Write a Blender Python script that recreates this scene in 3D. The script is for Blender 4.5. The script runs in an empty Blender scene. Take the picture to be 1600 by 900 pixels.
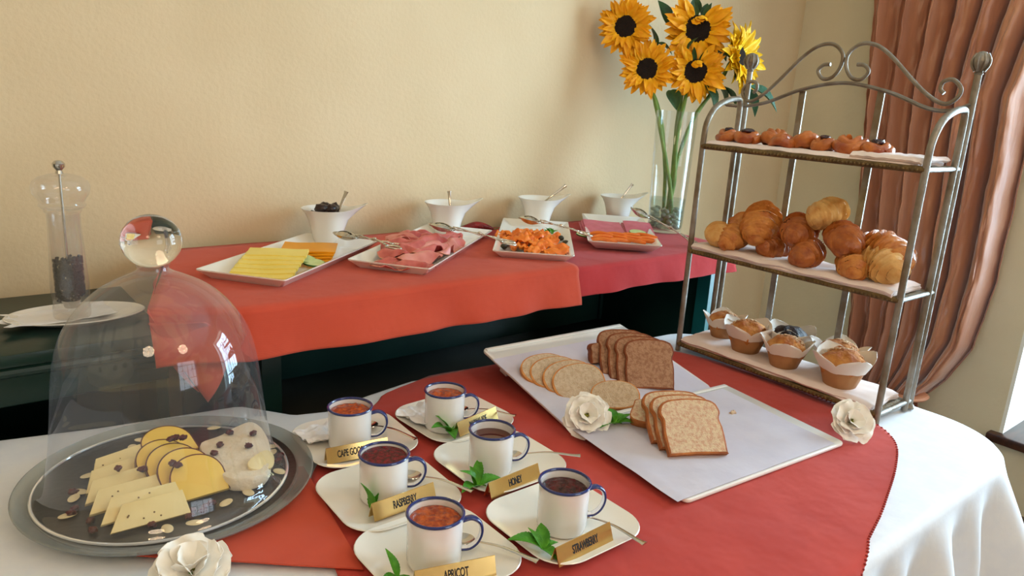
import bpy, math, random
from mathutils import Vector, Matrix, Euler, noise
PI = math.pi
rnd = random.Random(7)
SC = bpy.context.scene
COL = SC.collection

# ------------------------------------------------------------ camera
cd = bpy.data.cameras.new('camera'); cam = bpy.data.objects.new('camera', cd); COL.objects.link(cam)
right = Vector((0.7800, -0.6229, 0.0590)); up = Vector((0.1122, 0.2322, 0.9661))
right.normalize(); bk = right.cross(up).normalized(); up = bk.cross(right)
M = Matrix.Identity(4)
for i in range(3):
    M[i][0] = right[i]; M[i][1] = up[i]; M[i][2] = bk[i]
M.translation = Vector((0, 0, 1.35)); cam.matrix_world = M
cd.sensor_width = 36; cd.lens = 1150 / 1600 * 36; cd.clip_start = 0.02
SC.camera = cam

# ------------------------------------------------------------ world, lights, exposure
w = bpy.data.worlds.new('world'); SC.world = w; w.use_nodes = True
bg = w.node_tree.nodes['Background']; bg.inputs[0].default_value = (0.62, 0.80, 1.0, 1); bg.inputs[1].default_value = 1.2
SC.view_settings.view_transform = 'Standard'; SC.view_settings.look = 'None'
SC.view_settings.gamma = 1; SC.view_settings.use_curve_mapping = False
SC.view_settings.exposure = -0.10

def area(name, loc, direction, sx, sy, power, color):
    l = bpy.data.lights.new(name, 'AREA'); l.shape = 'RECTANGLE'; l.size = sx; l.size_y = sy
    l.energy = power; l.color = color
    o = bpy.data.objects.new(name, l); COL.objects.link(o); o.location = loc
    o.rotation_euler = Vector(direction).to_track_quat('-Z', 'Y').to_euler()
    return o
# daylight outside the side window, and an added neutral fill from behind
area('daylight_side', (3.45, 0.15, 1.35), (-1, 0.02, -0.18), 1.2, 1.9, 185, (0.56, 0.80, 1.0))
area('fill_behind', (1.6, -3.3, 1.6), (-0.1, 1, -0.1), 1.6, 1.6, 30, (0.94, 0.96, 1.0))

# ------------------------------------------------------------ materials
MATS = {}
def L(r, g, b):
    f = lambda c: ((c / 255 + 0.055) / 1.055) ** 2.4 if c > 10 else c / 255 / 12.92
    return (f(r), f(g), f(b), 1)
def mat(name, c1, c2=None, rough=0.6, metal=0.0, scale=20, bump=0.0, bscale=None, ramp=(0.35, 0.65), spec=0.5,
        coat=0.0, sheen=0.0, sss=0.0, trans=0.0, detail=4, stretch=None, emit=0.0, sub_r=None, ior=1.45):
    if name in MATS: return MATS[name]
    m = bpy.data.materials.new(name); m.use_nodes = True; nt = m.node_tree; N = nt.nodes; K = nt.links
    p = N['Principled BSDF']
    p.inputs['Roughness'].default_value = rough; p.inputs['Metallic'].default_value = metal
    p.inputs['Specular IOR Level'].default_value = spec; p.inputs['Coat Weight'].default_value = coat
    p.inputs['Coat Roughness'].default_value = 0.08
    p.inputs['IOR'].default_value = ior
    p.inputs['Sheen Weight'].default_value = sheen; p.inputs['Transmission Weight'].default_value = trans
    if sss: p.inputs['Subsurface Weight'].default_value = sss; p.inputs['Subsurface Radius'].default_value = sub_r or (0.01, 0.006, 0.003); p.inputs['Subsurface Scale'].default_value = 1.0
    p.inputs['Base Color'].default_value = c1
    tc = N.new('ShaderNodeTexCoord'); mp = N.new('ShaderNodeMapping'); K.new(tc.outputs['Object'], mp.inputs[0])
    if stretch: mp.inputs['Scale'].default_value = stretch
    if c2:
        n = N.new('ShaderNodeTexNoise'); n.inputs['Scale'].default_value = scale; n.inputs['Detail'].default_value = detail
        K.new(mp.outputs[0], n.inputs['Vector'])
        r = N.new('ShaderNodeValToRGB'); r.color_ramp.elements[0].position = ramp[0]; r.color_ramp.elements[1].position = ramp[1]
        r.color_ramp.elements[0].color = c1; r.color_ramp.elements[1].color = c2
        K.new(n.outputs['Fac'], r.inputs[0]); K.new(r.outputs[0], p.inputs['Base Color'])
    if bump:
        n2 = N.new('ShaderNodeTexNoise'); n2.inputs['Scale'].default_value = bscale or scale; n2.inputs['Detail'].default_value = 5
        K.new(mp.outputs[0], n2.inputs['Vector'])
        b = N.new('ShaderNodeBump'); b.inputs['Strength'].default_value = bump; b.inputs['Distance'].default_value = 0.004
        K.new(n2.outputs['Fac'], b.inputs['Height']); K.new(b.outputs[0], p.inputs['Normal'])
    if emit: p.inputs['Emission Color'].default_value = c1; p.inputs['Emission Strength'].default_value = emit
    MATS[name] = m; return m
def thin_glass(name, tint, rough=0.02, base=0.03, edge=0.9, haze=None):
    m = bpy.data.materials.new(name); m.use_nodes = True; nt = m.node_tree; N = nt.nodes; K = nt.links
    for n in list(N): N.remove(n)
    out = N.new('ShaderNodeOutputMaterial'); t = N.new('ShaderNodeBsdfTransparent'); t.inputs[0].default_value = tint
    g = N.new('ShaderNodeBsdfGlossy'); g.inputs['Roughness'].default_value = rough; g.inputs['Color'].default_value = (0.95, 0.97, 1, 1)
    lw = N.new('ShaderNodeLayerWeight'); lw.inputs[0].default_value = 0.5
    mr = N.new('ShaderNodeMath'); mr.operation = 'POWER'; mr.inputs[1].default_value = 4.0; K.new(lw.outputs['Facing'], mr.inputs[0])
    ma = N.new('ShaderNodeMath'); ma.operation = 'MULTIPLY_ADD'; ma.inputs[1].default_value = edge; ma.inputs[2].default_value = base
    K.new(mr.outputs[0], ma.inputs[0])
    mx = N.new('ShaderNodeMixShader'); K.new(ma.outputs[0], mx.inputs[0]); K.new(t.outputs[0], mx.inputs[1]); K.new(g.outputs[0], mx.inputs[2])
    last = mx
    if haze:
        d = N.new('ShaderNodeBsdfDiffuse'); d.inputs[0].default_value = haze[0]
        m2 = N.new('ShaderNodeMixShader'); m2.inputs[0].default_value = haze[1]; K.new(mx.outputs[0], m2.inputs[1]); K.new(d.outputs[0], m2.inputs[2]); last = m2
    K.new(last.outputs[0], out.inputs[0]); MATS[name] = m; return m

m_wall = mat('wall_paint', L(222, 199, 160), L(216, 192, 152), 0.75, scale=3, bump=0.25, bscale=90)
m_wall2 = mat('window_wall_paint', L(222, 208, 176), L(214, 199, 166), 0.75, scale=3, bump=0.35, bscale=50)
m_reveal = mat('reveal_paint', L(235, 232, 220), None, 0.6)
m_floor = mat('floor_tile', L(92, 70, 52), L(70, 54, 42), 0.45, scale=4)
m_green = mat('green_paint', L(20, 44, 38), L(26, 52, 44), 0.28, scale=6, bump=0.1, bscale=40)
m_green_lit = mat('green_paint_lit', L(26, 96, 92), L(22, 84, 82), 0.35, scale=6)  # window light put into the green paint, for desk top and right leg
m_wood = mat('dark_sill_wood', L(78, 46, 30), L(52, 30, 20), 0.3, scale=8, stretch=(1, 6, 6))
m_white_cloth = mat('white_cloth', L(232, 234, 238), L(226, 229, 236), 0.8, scale=30, bump=0.12, bscale=60, sheen=0.2)
def cloth_mat(name, a, b):
    m = mat(name, a, b, 0.95, scale=7, bump=0.0, sheen=0.12, spec=0.2)
    nt = m.node_tree; N = nt.nodes; K = nt.links; p = N['Principled BSDF']; tc = N.new('ShaderNodeTexCoord')
    hs = []
    for d in ('X', 'Y', 'Z'):
        wv = N.new('ShaderNodeTexWave'); wv.bands_direction = d; wv.inputs['Scale'].default_value = 420; K.new(tc.outputs['Object'], wv.inputs['Vector']); hs.append(wv)
    ad = N.new('ShaderNodeMath'); ad.operation = 'ADD'; K.new(hs[0].outputs['Fac'], ad.inputs[0]); K.new(hs[1].outputs['Fac'], ad.inputs[1])
    n3 = N.new('ShaderNodeTexNoise'); n3.inputs['Scale'].default_value = 9; n3.inputs['Detail'].default_value = 3; K.new(tc.outputs['Object'], n3.inputs['Vector'])
    b = N.new('ShaderNodeBump'); b.inputs['Strength'].default_value = 0.15; b.inputs['Distance'].default_value = 0.001
    b2 = N.new('ShaderNodeBump'); b2.inputs['Strength'].default_value = 0.5; b2.inputs['Distance'].default_value = 0.012
    K.new(ad.outputs[0], b.inputs['Height']); K.new(n3.outputs['Fac'], b2.inputs['Height']); K.new(b.outputs[0], b2.inputs['Normal']); K.new(b2.outputs[0], p.inputs['Normal'])
    return m
m_red = cloth_mat('brick_red_cloth', L(190, 68, 56), L(180, 60, 50))
m_red2 = cloth_mat('terracotta_cloth', L(204, 84, 60), L(196, 76, 54))
m_red3 = cloth_mat('crimson_cloth', L(180, 54, 54), L(172, 50, 50))
m_hem = mat('hem_thread', L(150, 44, 38), None, 0.8)
m_porc = mat('porcelain', L(240, 238, 232), None, 0.12, spec=0.6, coat=0.4)
m_porc2 = mat('cream_porcelain', L(238, 234, 224), None, 0.14, spec=0.6, coat=0.3)
m_enam = mat('white_enamel', L(238, 238, 238), None, 0.12, coat=0.5)
m_blue = mat('blue_enamel', L(34, 46, 108), None, 0.15, coat=0.6)
m_steel = mat('steel', (0.62, 0.60, 0.57, 1), None, 0.16, 1.0)
m_silver = mat('ornate_silver', (0.70, 0.66, 0.58, 1), (0.45, 0.41, 0.34, 1), 0.22, 1.0, scale=60, bump=0.5, bscale=160)
m_brass = mat('brass', (0.80, 0.56, 0.22, 1), (0.70, 0.47, 0.17, 1), 0.24, 1.0, scale=25)
m_black = mat('black_print', (0.01, 0.008, 0.006, 1), None, 0.5)
m_iron = mat('aged_iron', L(122, 108, 88), L(150, 146, 138), 0.45, 0.55, scale=22, bump=0.4, bscale=120)
m_iron_g = mat('gold_iron', L(124, 102, 62), L(96, 78, 50), 0.5, 0.5, scale=60, bump=0.6, bscale=220)
m_napkin = mat('rack_napkin', L(238, 222, 216), L(230, 212, 206), 0.85, scale=12, bump=0.2, bscale=40, sheen=0.2)
m_paper = mat('parchment', L(206, 202, 214), L(198, 194, 208), 0.6, scale=14, bump=0.25, bscale=25)
m_tissue = mat('white_tissue', L(238, 238, 240), None, 0.8, bump=0.3, bscale=50)
m_crust_w = mat('pale_crust', L(214, 150, 84), L(190, 116, 54), 0.7, scale=40, bump=0.5, bscale=120)
m_crust_b = mat('brown_crust', L(146, 78, 38), L(112, 56, 28), 0.75, scale=40, bump=0.6, bscale=120)
m_crust_t = mat('toast_crust', L(190, 116, 56), L(150, 80, 36), 0.7, scale=40, bump=0.5, bscale=120)
def crumb(name, a, b, d):
    m = mat(name, a, b, 0.9, scale=150, ramp=(0.42, 0.62), bump=1.0, bscale=420, detail=6)
    nt = m.node_tree; N = nt.nodes; K = nt.links; p = N['Principled BSDF']
    v = N.new('ShaderNodeTexVoronoi'); v.inputs['Scale'].default_value = 520
    tc = N.new('ShaderNodeTexCoord'); K.new(tc.outputs['Object'], v.inputs['Vector'])
    r = N.new('ShaderNodeValToRGB'); r.color_ramp.elements[0].position = 0.12; r.color_ramp.elements[1].position = 0.3
    r.color_ramp.elements[0].color = d; r.color_ramp.elements[1].color = (1, 1, 1, 1); K.new(v.outputs['Distance'], r.inputs[0])
    mx = N.new('ShaderNodeMix'); mx.data_type = 'RGBA'; mx.blend_type = 'MULTIPLY'; mx.inputs[0].default_value = 0.8
    src = p.inputs['Base Color'].links[0].from_socket
    K.new(src, mx.inputs[6]); K.new(r.outputs[0], mx.inputs[7]); K.new(mx.outputs[2], p.inputs['Base Color'])
    return m
m_crumb_w = crumb('rye_crumb', L(222, 200, 172), L(206, 178, 146), (0.45, 0.36, 0.28, 1))
m_crumb_b = crumb('brown_crumb', L(192, 148, 116), L(166, 118, 88), (0.35, 0.22, 0.14, 1))
m_crumb_t = crumb('pale_crumb', L(236, 214, 180), L(222, 178, 146), (0.62, 0.42, 0.3, 1))
m_croi = mat('croissant_golden', L(220, 152, 74), L(178, 98, 36), 0.45, scale=45, ramp=(0.3, 0.7), bump=0.5, bscale=150, spec=0.5, coat=0.12, detail=7)
m_croi_d = mat('croissant_dark', L(196, 116, 50), L(146, 72, 26), 0.42, scale=45, ramp=(0.3, 0.7), bump=0.5, bscale=150, spec=0.5, coat=0.15, detail=7)
m_croi_l = mat('croissant_pale', L(232, 190, 120), L(208, 146, 72), 0.5, scale=45, ramp=(0.3, 0.7), bump=0.5, bscale=150, coat=0.08, detail=7)
m_pastry = mat('pastry', L(204, 122, 54), L(148, 66, 26), 0.35, scale=34, ramp=(0.35, 0.65), bump=0.6, bscale=90, coat=0.3)
m_muffin = mat('muffin_top', L(206, 140, 66), L(168, 94, 42), 0.8, scale=50, bump=1.0, bscale=160)
m_sugar = mat('crumble_topping', L(224, 190, 150), L(196, 140, 96), 0.85, scale=160, bump=1.0, bscale=300)
m_choc = mat('chocolate', L(52, 34, 32), L(32, 20, 18), 0.5, scale=60, bump=0.9, bscale=160)
m_cup = mat('brown_paper_cup', L(182, 134, 88), L(158, 108, 68), 0.75, scale=14, bump=0.3, bscale=60)
m_wrap = mat('white_baking_paper', L(240, 232, 222), None, 0.6, sss=0.0, bump=0.2, bscale=60)
m_jam_o = mat('orange_jam', L(206, 92, 14), L(140, 46, 6), 0.15, scale=120, bump=0.7, bscale=150, coat=0.3, spec=0.4, ramp=(0.3, 0.6))
m_jam_r = mat('raspberry_jam', L(124, 10, 26), L(60, 4, 10), 0.2, scale=150, bump=0.8, bscale=260, coat=0.15, spec=0.35)
m_jam_s = mat('strawberry_jam', L(84, 8, 14), L(34, 4, 6), 0.15, scale=120, bump=0.8, bscale=170, coat=0.2, spec=0.35)
m_honey = mat('dark_honey', L(84, 34, 12), None, 0.04, coat=0.2, spec=0.4)
m_leaf = mat('mint_green', L(96, 168, 44), L(58, 128, 28), 0.5, scale=60, bump=0.5, bscale=180, spec=0.4)
m_leafd = mat('dark_leaf_green', L(48, 86, 36), L(30, 62, 28), 0.5, scale=30, bump=0.6, bscale=90)
m_leafb = mat('blueish_leaf', L(58, 112, 84), L(38, 84, 58), 0.5, scale=30, bump=0.6, bscale=90)
m_stem = mat('stem_green', L(118, 146, 62), L(86, 120, 48), 0.5, scale=30, bump=0.4, bscale=80)
m_petal = mat('sunflower_petal', L(255, 196, 22), L(250, 168, 8), 0.55, scale=30, bump=0.3, bscale=60, sss=0.0)
m_petal2 = mat('lemon_sunflower_petal', L(255, 218, 36), L(250, 200, 20), 0.55, scale=30, bump=0.3, bscale=60)
m_seed = mat('sunflower_disc', L(36, 20, 12), L(14, 8, 6), 0.9, scale=200, bump=1.0, bscale=500)
m_wpetal = mat('white_petal', L(250, 247, 240), L(246, 242, 232), 0.6, scale=40, bump=0.2, bscale=60)
m_pist = mat('pistil', L(150, 150, 40), L(60, 60, 14), 0.6, scale=300)
m_swiss = mat('cream_cheese_slice', L(240, 218, 158), L(232, 206, 140), 0.4, scale=12, spec=0.4)
m_gouda = mat('smoked_cheese', L(244, 206, 100), L(238, 196, 84), 0.4, scale=20)
m_rind = mat('brown_rind', L(112, 54, 20), L(84, 38, 16), 0.35, scale=50, coat=0.3)
m_brie = mat('brie_rind', L(240, 228, 206), L(232, 214, 182), 0.7, scale=30, bump=0.6, bscale=90)
m_briein = mat('brie_inside', L(240, 218, 160), None, 0.4)
m_cran = mat('cranberry', L(104, 22, 22), L(60, 8, 12), 0.35, scale=90, bump=0.8, bscale=160, coat=0.3)
m_almond = mat('almond', L(236, 218, 176), L(222, 200, 150), 0.6, scale=60)
m_ycheese = mat('pale_yellow_cheese', L(246, 226, 124), L(242, 218, 106), 0.4, scale=10)
m_ocheese = mat('orange_cheese', L(246, 170, 24), L(240, 158, 14), 0.4, scale=10)
m_cuc = mat('cucumber_flesh', L(208, 220, 158), L(188, 206, 130), 0.3, scale=60)
m_cucs = mat('cucumber_skin', L(36, 84, 30), L(60, 110, 40), 0.4, scale=40)
m_ham = mat('ham_meat', L(222, 124, 116), L(182, 74, 72), 0.32, scale=22, ramp=(0.35, 0.65), spec=0.6, bump=0.3, bscale=50)
m_hamf = mat('ham_fat_edge', L(236, 178, 152), L(196, 104, 80), 0.35, scale=40)
m_salami = mat('pink_ham', L(206, 104, 122), L(194, 92, 108), 0.4, scale=40)
m_salmon = mat('orange_salmon', L(246, 140, 40), L(232, 112, 24), 0.35, scale=26, bump=0.4, bscale=60, spec=0.6)
m_carrot = mat('orange_stick', L(238, 128, 40), L(226, 104, 24), 0.4, scale=40)
m_parsley = mat('parsley', L(40, 120, 40), L(24, 90, 30), 0.6, scale=60)
m_olive = mat('olive_caper', L(64, 56, 30), L(44, 38, 20), 0.4, scale=60)
m_prune = mat('prune', L(52, 24, 20), L(28, 12, 12), 0.3, scale=40, bump=0.8, bscale=80, coat=0.3)
m_pepper = mat('peppercorn', L(44, 34, 30), L(20, 14, 14), 0.7, scale=60, bump=1, bscale=400)
m_chili = mat('dried_red', L(140, 24, 24), L(96, 12, 14), 0.4, scale=50, bump=0.8, bscale=90)
m_slate = mat('dark_disc', L(54, 52, 50), L(40, 40, 40), 0.28, scale=30, bump=0.15, bscale=120, spec=0.6)
m_glass = thin_glass('clear_glass', (0.97, 0.98, 0.98, 1), base=0.035, edge=0.75)
m_dome = thin_glass('dome_glass', (0.955, 0.965, 0.975, 1), base=0.055, edge=0.6, haze=((0.75, 0.78, 0.85, 1), 0.035))
m_gplate = thin_glass('grey_glass', (0.72, 0.75, 0.74, 1), rough=0.12, base=0.10, edge=0.6, haze=((0.5, 0.52, 0.5, 1), 0.22))
m_acry = thin_glass('acrylic', (0.95, 0.94, 0.93, 1), base=0.05, edge=0.7, haze=((0.9, 0.88, 0.85, 1), 0.05))
m_water = thin_glass('water', (0.86, 0.93, 0.88, 1), base=0.03, edge=0.5, haze=((0.55, 0.62, 0.5, 1), 0.08))
m_solidglass = mat('solid_glass', (0.98, 0.99, 0.99, 1), None, 0.0, trans=1.0, ior=1.45)

# ------------------------------------------------------------ object helpers
def mesh_of(name, parts, flat=False, angle=35):
    V = []; F = []; MI = []; mats = []
    for v, f, m in parts:
        if m not in mats: mats.append(m)
        o = len(V); V += [tuple(q) for q in v]; F += [tuple(i + o for i in q) for q in f]; MI += [mats.index(m)] * len(f)
    me = bpy.data.meshes.new(name); me.from_pydata(V, [], F); me.update()
    for m in mats: me.materials.append(m)
    me.polygons.foreach_set('material_index', MI)
    if not flat:
        me.polygons.foreach_set('use_smooth', [True] * len(F))
        me.set_sharp_from_angle(angle=math.radians(angle))
    return me
def obj(name, parts, parent=None, mw=None, kind=None, flat=False, angle=35, label=None, me=None):
    me = me or mesh_of(name, parts, flat, angle)
    o = bpy.data.objects.new(name, me); COL.objects.link(o)
    if parent: o.parent = parent
    if mw is not None: o.matrix_local = mw
    if kind: o['kind'] = kind
    if label: o['label'] = label
    return o
def tag(o, label, cat, group=None, kind=None):
    o['label'] = label; o['category'] = cat
    if group: o['group'] = group
    if kind: o['kind'] = kind
    return o
def thing(name, label, cat, loc=(0, 0, 0), rz=0, group=None, mw=None):
    o = bpy.data.objects.new(name, None); COL.objects.link(o); o.empty_display_size = 0.02
    o.matrix_local = mw if mw is not None else (Matrix.Translation(loc) @ Matrix.Rotation(rz, 4, 'Z'))
    return tag(o, label, cat, group)
def T(x, y, z): return Matrix.Translation((x, y, z))
def RZ(a): return Matrix.Rotation(a, 4, 'Z')
def RX(a): return Matrix.Rotation(a, 4, 'X')
def RY(a): return Matrix.Rotation(a, 4, 'Y')
def SCL(x, y, z): return Matrix.Diagonal((x, y, z, 1))
def basis(o, x, z):
    x = Vector(x).normalized(); z = Vector(z); z = (z - x * z.dot(x)).normalized(); y = z.cross(x)
    m = Matrix.Identity(4)
    for i in range(3): m[i][0] = x[i]; m[i][1] = y[i]; m[i][2] = z[i]; m[i][3] = o[i]
    return m
def xf(vf, m): return ([m @ Vector(v) for v in vf[0]], vf[1])
def merge(*g):
    V = []; F = []
    for v, f in g:
        o = len(V); V += list(v); F += [tuple(i + o for i in q) for q in f]
    return V, F
def wm(g, m): return (g[0], g[1], m)
def prism(pts, t, bev=0.0):
    """outline in xy extruded 0..t in z, edges bevelled"""
    n = len(pts); V = []; F = []
    cx = sum(p[0] for p in pts) / n; cy = sum(p[1] for p in pts) / n
    def ins(d):
        r = []
        for i in range(n):
            a = Vector(pts[i - 1]).to_2d(); b = Vector(pts[i]).to_2d(); c = Vector(pts[(i + 1) % n]).to_2d()
            e1 = (b - a); e2 = (c - b)
            n1 = Vector((-e1.y, e1.x)); n2 = Vector((-e2.y, e2.x))
            if n1.length: n1.normalize()
            if n2.length: n2.normalize()
            m = n1 + n2
            m = m.normalized() if m.length > 1e-6 else n1
            r.append((b.x + m.x * d, b.y + m.y * d))
        return r
    lv = [(bev, 0), (bev * 0.3, bev * 0.3), (0, bev), (0, t - bev), (bev * 0.3, t - bev * 0.3), (bev, t)] if bev else [(0, 0), (0, t)]
    for d, z in lv:
        V += [(x, y, z) for x, y in (ins(d) if d else pts)]
    for k in range(len(lv) - 1):
        for i in range(n):
            j = (i + 1) % n; F.append((k * n + i, k * n + j, (k + 1) * n + j, (k + 1) * n + i))
    F.append(tuple(reversed(range(n)))); o = (len(lv) - 1) * n; F.append(tuple(range(o, o + n)))
    return V, F
def box(x0, x1, y0, y1, z0, z1, b=0.0):
    V, F = prism([(x0, y0), (x1, y0), (x1, y1), (x0, y1)], z1 - z0, min(b, (z1 - z0) * 0.45))
    return [(v[0], v[1], v[2] + z0) for v in V], F
def rrect(w, h, r, n=6, e=1.0):
    P = []
    for cx, cy, a0 in ((w / 2 - r, h / 2 - r, 0), (-w / 2 + r, h / 2 - r, 90), (-w / 2 + r, -h / 2 + r, 180), (w / 2 - r, -h / 2 + r, 270)):
        for i in range(n + 1):
            a = math.radians(a0 + 90 * i / n); P.append((cx + r * math.cos(a), cy + r * math.sin(a)))
    return P
def lathe(prof, n=40, cap=False, sx=1, sy=1):
    V = []; F = []; k = len(prof)
    for i in range(n):
        a = 2 * PI * i / n
        for r, z in prof: V.append((r * math.cos(a) * sx, r * math.sin(a) * sy, z))
    for i in range(n):
        j = (i + 1) % n
        for q in range(k - 1): F.append((i * k + q, j * k + q, j * k + q + 1, i * k + q + 1))
    if cap:
        F.append(tuple(i * k for i in reversed(range(n)))); F.append(tuple(i * k + k - 1 for i in range(n)))
    return V, F
def crv(P, n=8, closed=False):
    P = [Vector(p) for p in P]; out = []; m = len(P)
    for i in range(m if closed else m - 1):
        if closed: a, b, c, d = P[(i - 1) % m], P[i], P[(i + 1) % m], P[(i + 2) % m]
        else: a, b, c, d = P[max(i - 1, 0)], P[i], P[i + 1], P[min(i + 2, m - 1)]
        for k in range(n):
            t = k / n
            out.append(0.5 * ((2 * b) + (c - a) * t + (2 * a - 5 * b + 4 * c - d) * t * t + (3 * b - a - 3 * c + d) * t ** 3))
    if not closed: out.append(P[-1])
    return out
def tube(P, r, n=8, flat=1.0, upv=None, closed=False, cap=True):
    P = [Vector(p) for p in P]; m = len(P); V = []; F = []
    R = r if callable(r) else (lambda t: r)
    nrm = None
    for i, p in enumerate(P):
        if closed: d = (P[(i + 1) % m] - P[i - 1])
        else: d = P[min(i + 1, m - 1)] - P[max(i - 1, 0)]
        d.normalize()
        if upv is not None: u = Vector(upv)
        elif nrm is None: u = Vector((0, 0, 1)) if abs(d.z) < 0.9 else Vector((1, 0, 0))
        else: u = nrm
        u = (u - d * u.dot(d))
        if u.length < 1e-5: u = d.orthogonal()
        u.normalize(); nrm = u; s = d.cross(u)
        rr = R(i / max(1, m - 1))
        for k in range(n):
            a = 2 * PI * k / n
            V.append(p + s * math.cos(a) * rr + u * math.sin(a) * rr * flat)
    for i in range(m if closed else m - 1):
        j = (i + 1) % m
        for k in range(n):
            l = (k + 1) % n; F.append((i * n + k, i * n + l, j * n + l, j * n + k))
    if cap and not closed: F.append(tuple(reversed(range(n)))); F.append(tuple((m - 1) * n + k for k in range(n)))
    return V, F
def sphere(r, nu=16, nv=10, sx=1, sy=1, sz=1, amp=0, freq=8, seed=0):
    V = [(0, 0, -r * sz)]; F = []
    for j in range(1, nv):
        ph = -PI / 2 + PI * j / nv
        for i in range(nu):
            a = 2 * PI * i / nu; V.append((r * sx * math.cos(ph) * math.cos(a), r * sy * math.cos(ph) * math.sin(a), r * sz * math.sin(ph)))
    V.append((0, 0, r * sz)); t = len(V) - 1
    for i in range(nu):
        k = (i + 1) % nu; F.append((0, 1 + k, 1 + i)); F.append((t, 1 + (nv - 2) * nu + i, 1 + (nv - 2) * nu + k))
        for j in range(nv - 2):
            a = 1 + j * nu; b = a + nu; F.append((a + i, a + k, b + k, b + i))
    if amp:
        W = []
        for v in V:
            v = Vector(v); d = noise.noise(v / r * freq * 0.3 + Vector((seed * 3.7, seed, seed * 1.3))) * amp
            W.append(v * (1 + d))
        V = W
    return V, F
def sheet(nu, nv, f, th=0.0):
    V = [Vector(f(i / nu, j / nv)) for j in range(nv + 1) for i in range(nu + 1)]; F = []
    w_ = nu + 1
    for j in range(nv):
        for i in range(nu): F.append((j * w_ + i, j * w_ + i + 1, (j + 1) * w_ + i + 1, (j + 1) * w_ + i))
    if th:
        N = [Vector((0, 0, 0)) for _ in V]
        for q in F:
            nn = (V[q[2]] - V[q[0]]).cross(V[q[3]] - V[q[1]])
            for k in q: N[k] += nn
        n0 = len(V); V = V + [v - (n.normalized() if n.length else Vector((0, 0, 1))) * th for v, n in zip(V, N)]
        F2 = [tuple(reversed([k + n0 for k in q])) for q in F]
        E = [(i, i + 1) for i in range(nu)] + [((i) * w_ + nu, (i + 1) * w_ + nu) for i in range(nv)] + \
            [(nv * w_ + i + 1, nv * w_ + i) for i in range(nu)] + [((i + 1) * w_, i * w_) for i in range(nv)]
        F = F + F2 + [(b, a, a + n0, b + n0) for a, b in E]
    return V, F
def nz(x, y, z=0.0): return noise.noise(Vector((x, y, z)))
def copy_tree(o, parent=None):
    c = o.copy(); COL.objects.link(c)
    if parent: c.parent = parent
    for ch in o.children: copy_tree(ch, c)
    return c

TZ = 0.75      # dining table top
DZ = 0.957     # clothed desk top
WY = 1.80      # rear wall
WX = 2.97      # window wall

# ------------------------------------------------------------ the room
def struct(name, parts, **k): return obj(name, parts, kind='structure', **k)
struct('wall_back', [wm(box(-2.6, WX + 0.6, WY, WY + 0.15, 0, 2.8), m_wall)])
struct('wall_left', [wm(box(-2.75, -2.6, -3.2, WY, 0, 2.8), m_wall)])
struct('floor', [wm(box(-2.75, WX + 0.6, -3.35, WY + 0.15, -0.1, 0), m_floor)])
struct('ceiling', [wm(box(-2.75, WX + 0.6, -3.35, WY + 0.15, 2.8, 2.9), m_reveal)])
W0, W1 = -0.55, 0.775            # side window opening in y
struct('wall_right', [wm(box(WX, WX + 0.45, W1, WY, 0, 2.8), m_wall2), wm(box(WX, WX + 0.45, -3.35, W0, 0, 2.8), m_wall2),
                      wm(box(WX, WX + 0.45, W0, W1, 0, 0.24), m_wall2), wm(box(WX, WX + 0.45, W0, W1, 2.35, 2.8), m_wall2)])
struct('wall_front', [wm(box(-2.75, 0.7, -3.2, -3.05, 0, 2.8), m_wall), wm(box(2.5, WX, -3.2, -3.05, 0, 2.8), m_wall),
                      wm(box(0.7, 2.5, -3.2, -3.05, 0, 0.8), m_wall), wm(box(0.7, 2.5, -3.2, -3.05, 2.4, 2.8), m_wall)])
struct('trim_1', [wm(box(WX - 0.03, WX + 0.45, W0 - 0.03, W1 + 0.03, 0.24, 0.275, 0.008), m_wood)])
struct('trim_2', [wm(box(WX + 0.002, WX + 0.44, W1 - 0.012, W1 + 0.001, 0.275, 2.35), m_reveal), wm(box(WX + 0.002, WX + 0.44, W0 - 0.001, W0 + 0.012, 0.275, 2.35), m_reveal)])
m_wframe = mat('window_frame_white', L(230, 232, 230), None, 0.4)
def window(name, axis, a0, a1, z0, z1, pos, nx, nzb):
    root = bpy.data.objects.new(name, None); COL.objects.link(root); root['kind'] = 'structure'
    def b(u0, u1, za, zb, d=0.02):
        return box(pos - d, pos + d, u0, u1, za, zb, 0.004) if axis == 'x' else box(u0, u1, pos - d, pos + d, za, zb, 0.004)
    obj('frame', [wm(b(a0, a0 + 0.05, z0, z1), m_wframe), wm(b(a1 - 0.05, a1, z0, z1), m_wframe), wm(b(a0, a1, z0, z0 + 0.05), m_wframe), wm(b(a0, a1, z1 - 0.05, z1), m_wframe)], root)
    for i in range(1, nx):
        u = a0 + (a1 - a0) * i / nx; obj('glazing_bar', [wm(b(u - 0.013, u + 0.013, z0 + 0.04, z1 - 0.04, 0.014), m_wframe)], root)
    for i in range(1, nzb):
        z = z0 + (z1 - z0) * i / nzb; obj('glazing_bar', [wm(b(a0 + 0.04, a1 - 0.04, z - 0.013, z + 0.013, 0.012), m_wframe)], root)
    for i in range(nx):
        for k in range(nzb):
            u0 = a0 + (a1 - a0) * i / nx + 0.01; u1 = a0 + (a1 - a0) * (i + 1) / nx - 0.01
            za = z0 + (z1 - z0) * k / nzb + 0.01; zb = z0 + (z1 - z0) * (k + 1) / nzb - 0.01
            obj('pane', [wm(b(u0, u1, za, zb, 0.002), m_glass)], root)
window('window_1', 'x', W0, W1, 0.275, 2.35, WX + 0.32, 3, 5)
window('fill_window', 'y', 0.7, 2.5, 0.8, 2.4, -3.12, 4, 4)  # unseen window added behind the camera for the fill light

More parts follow.
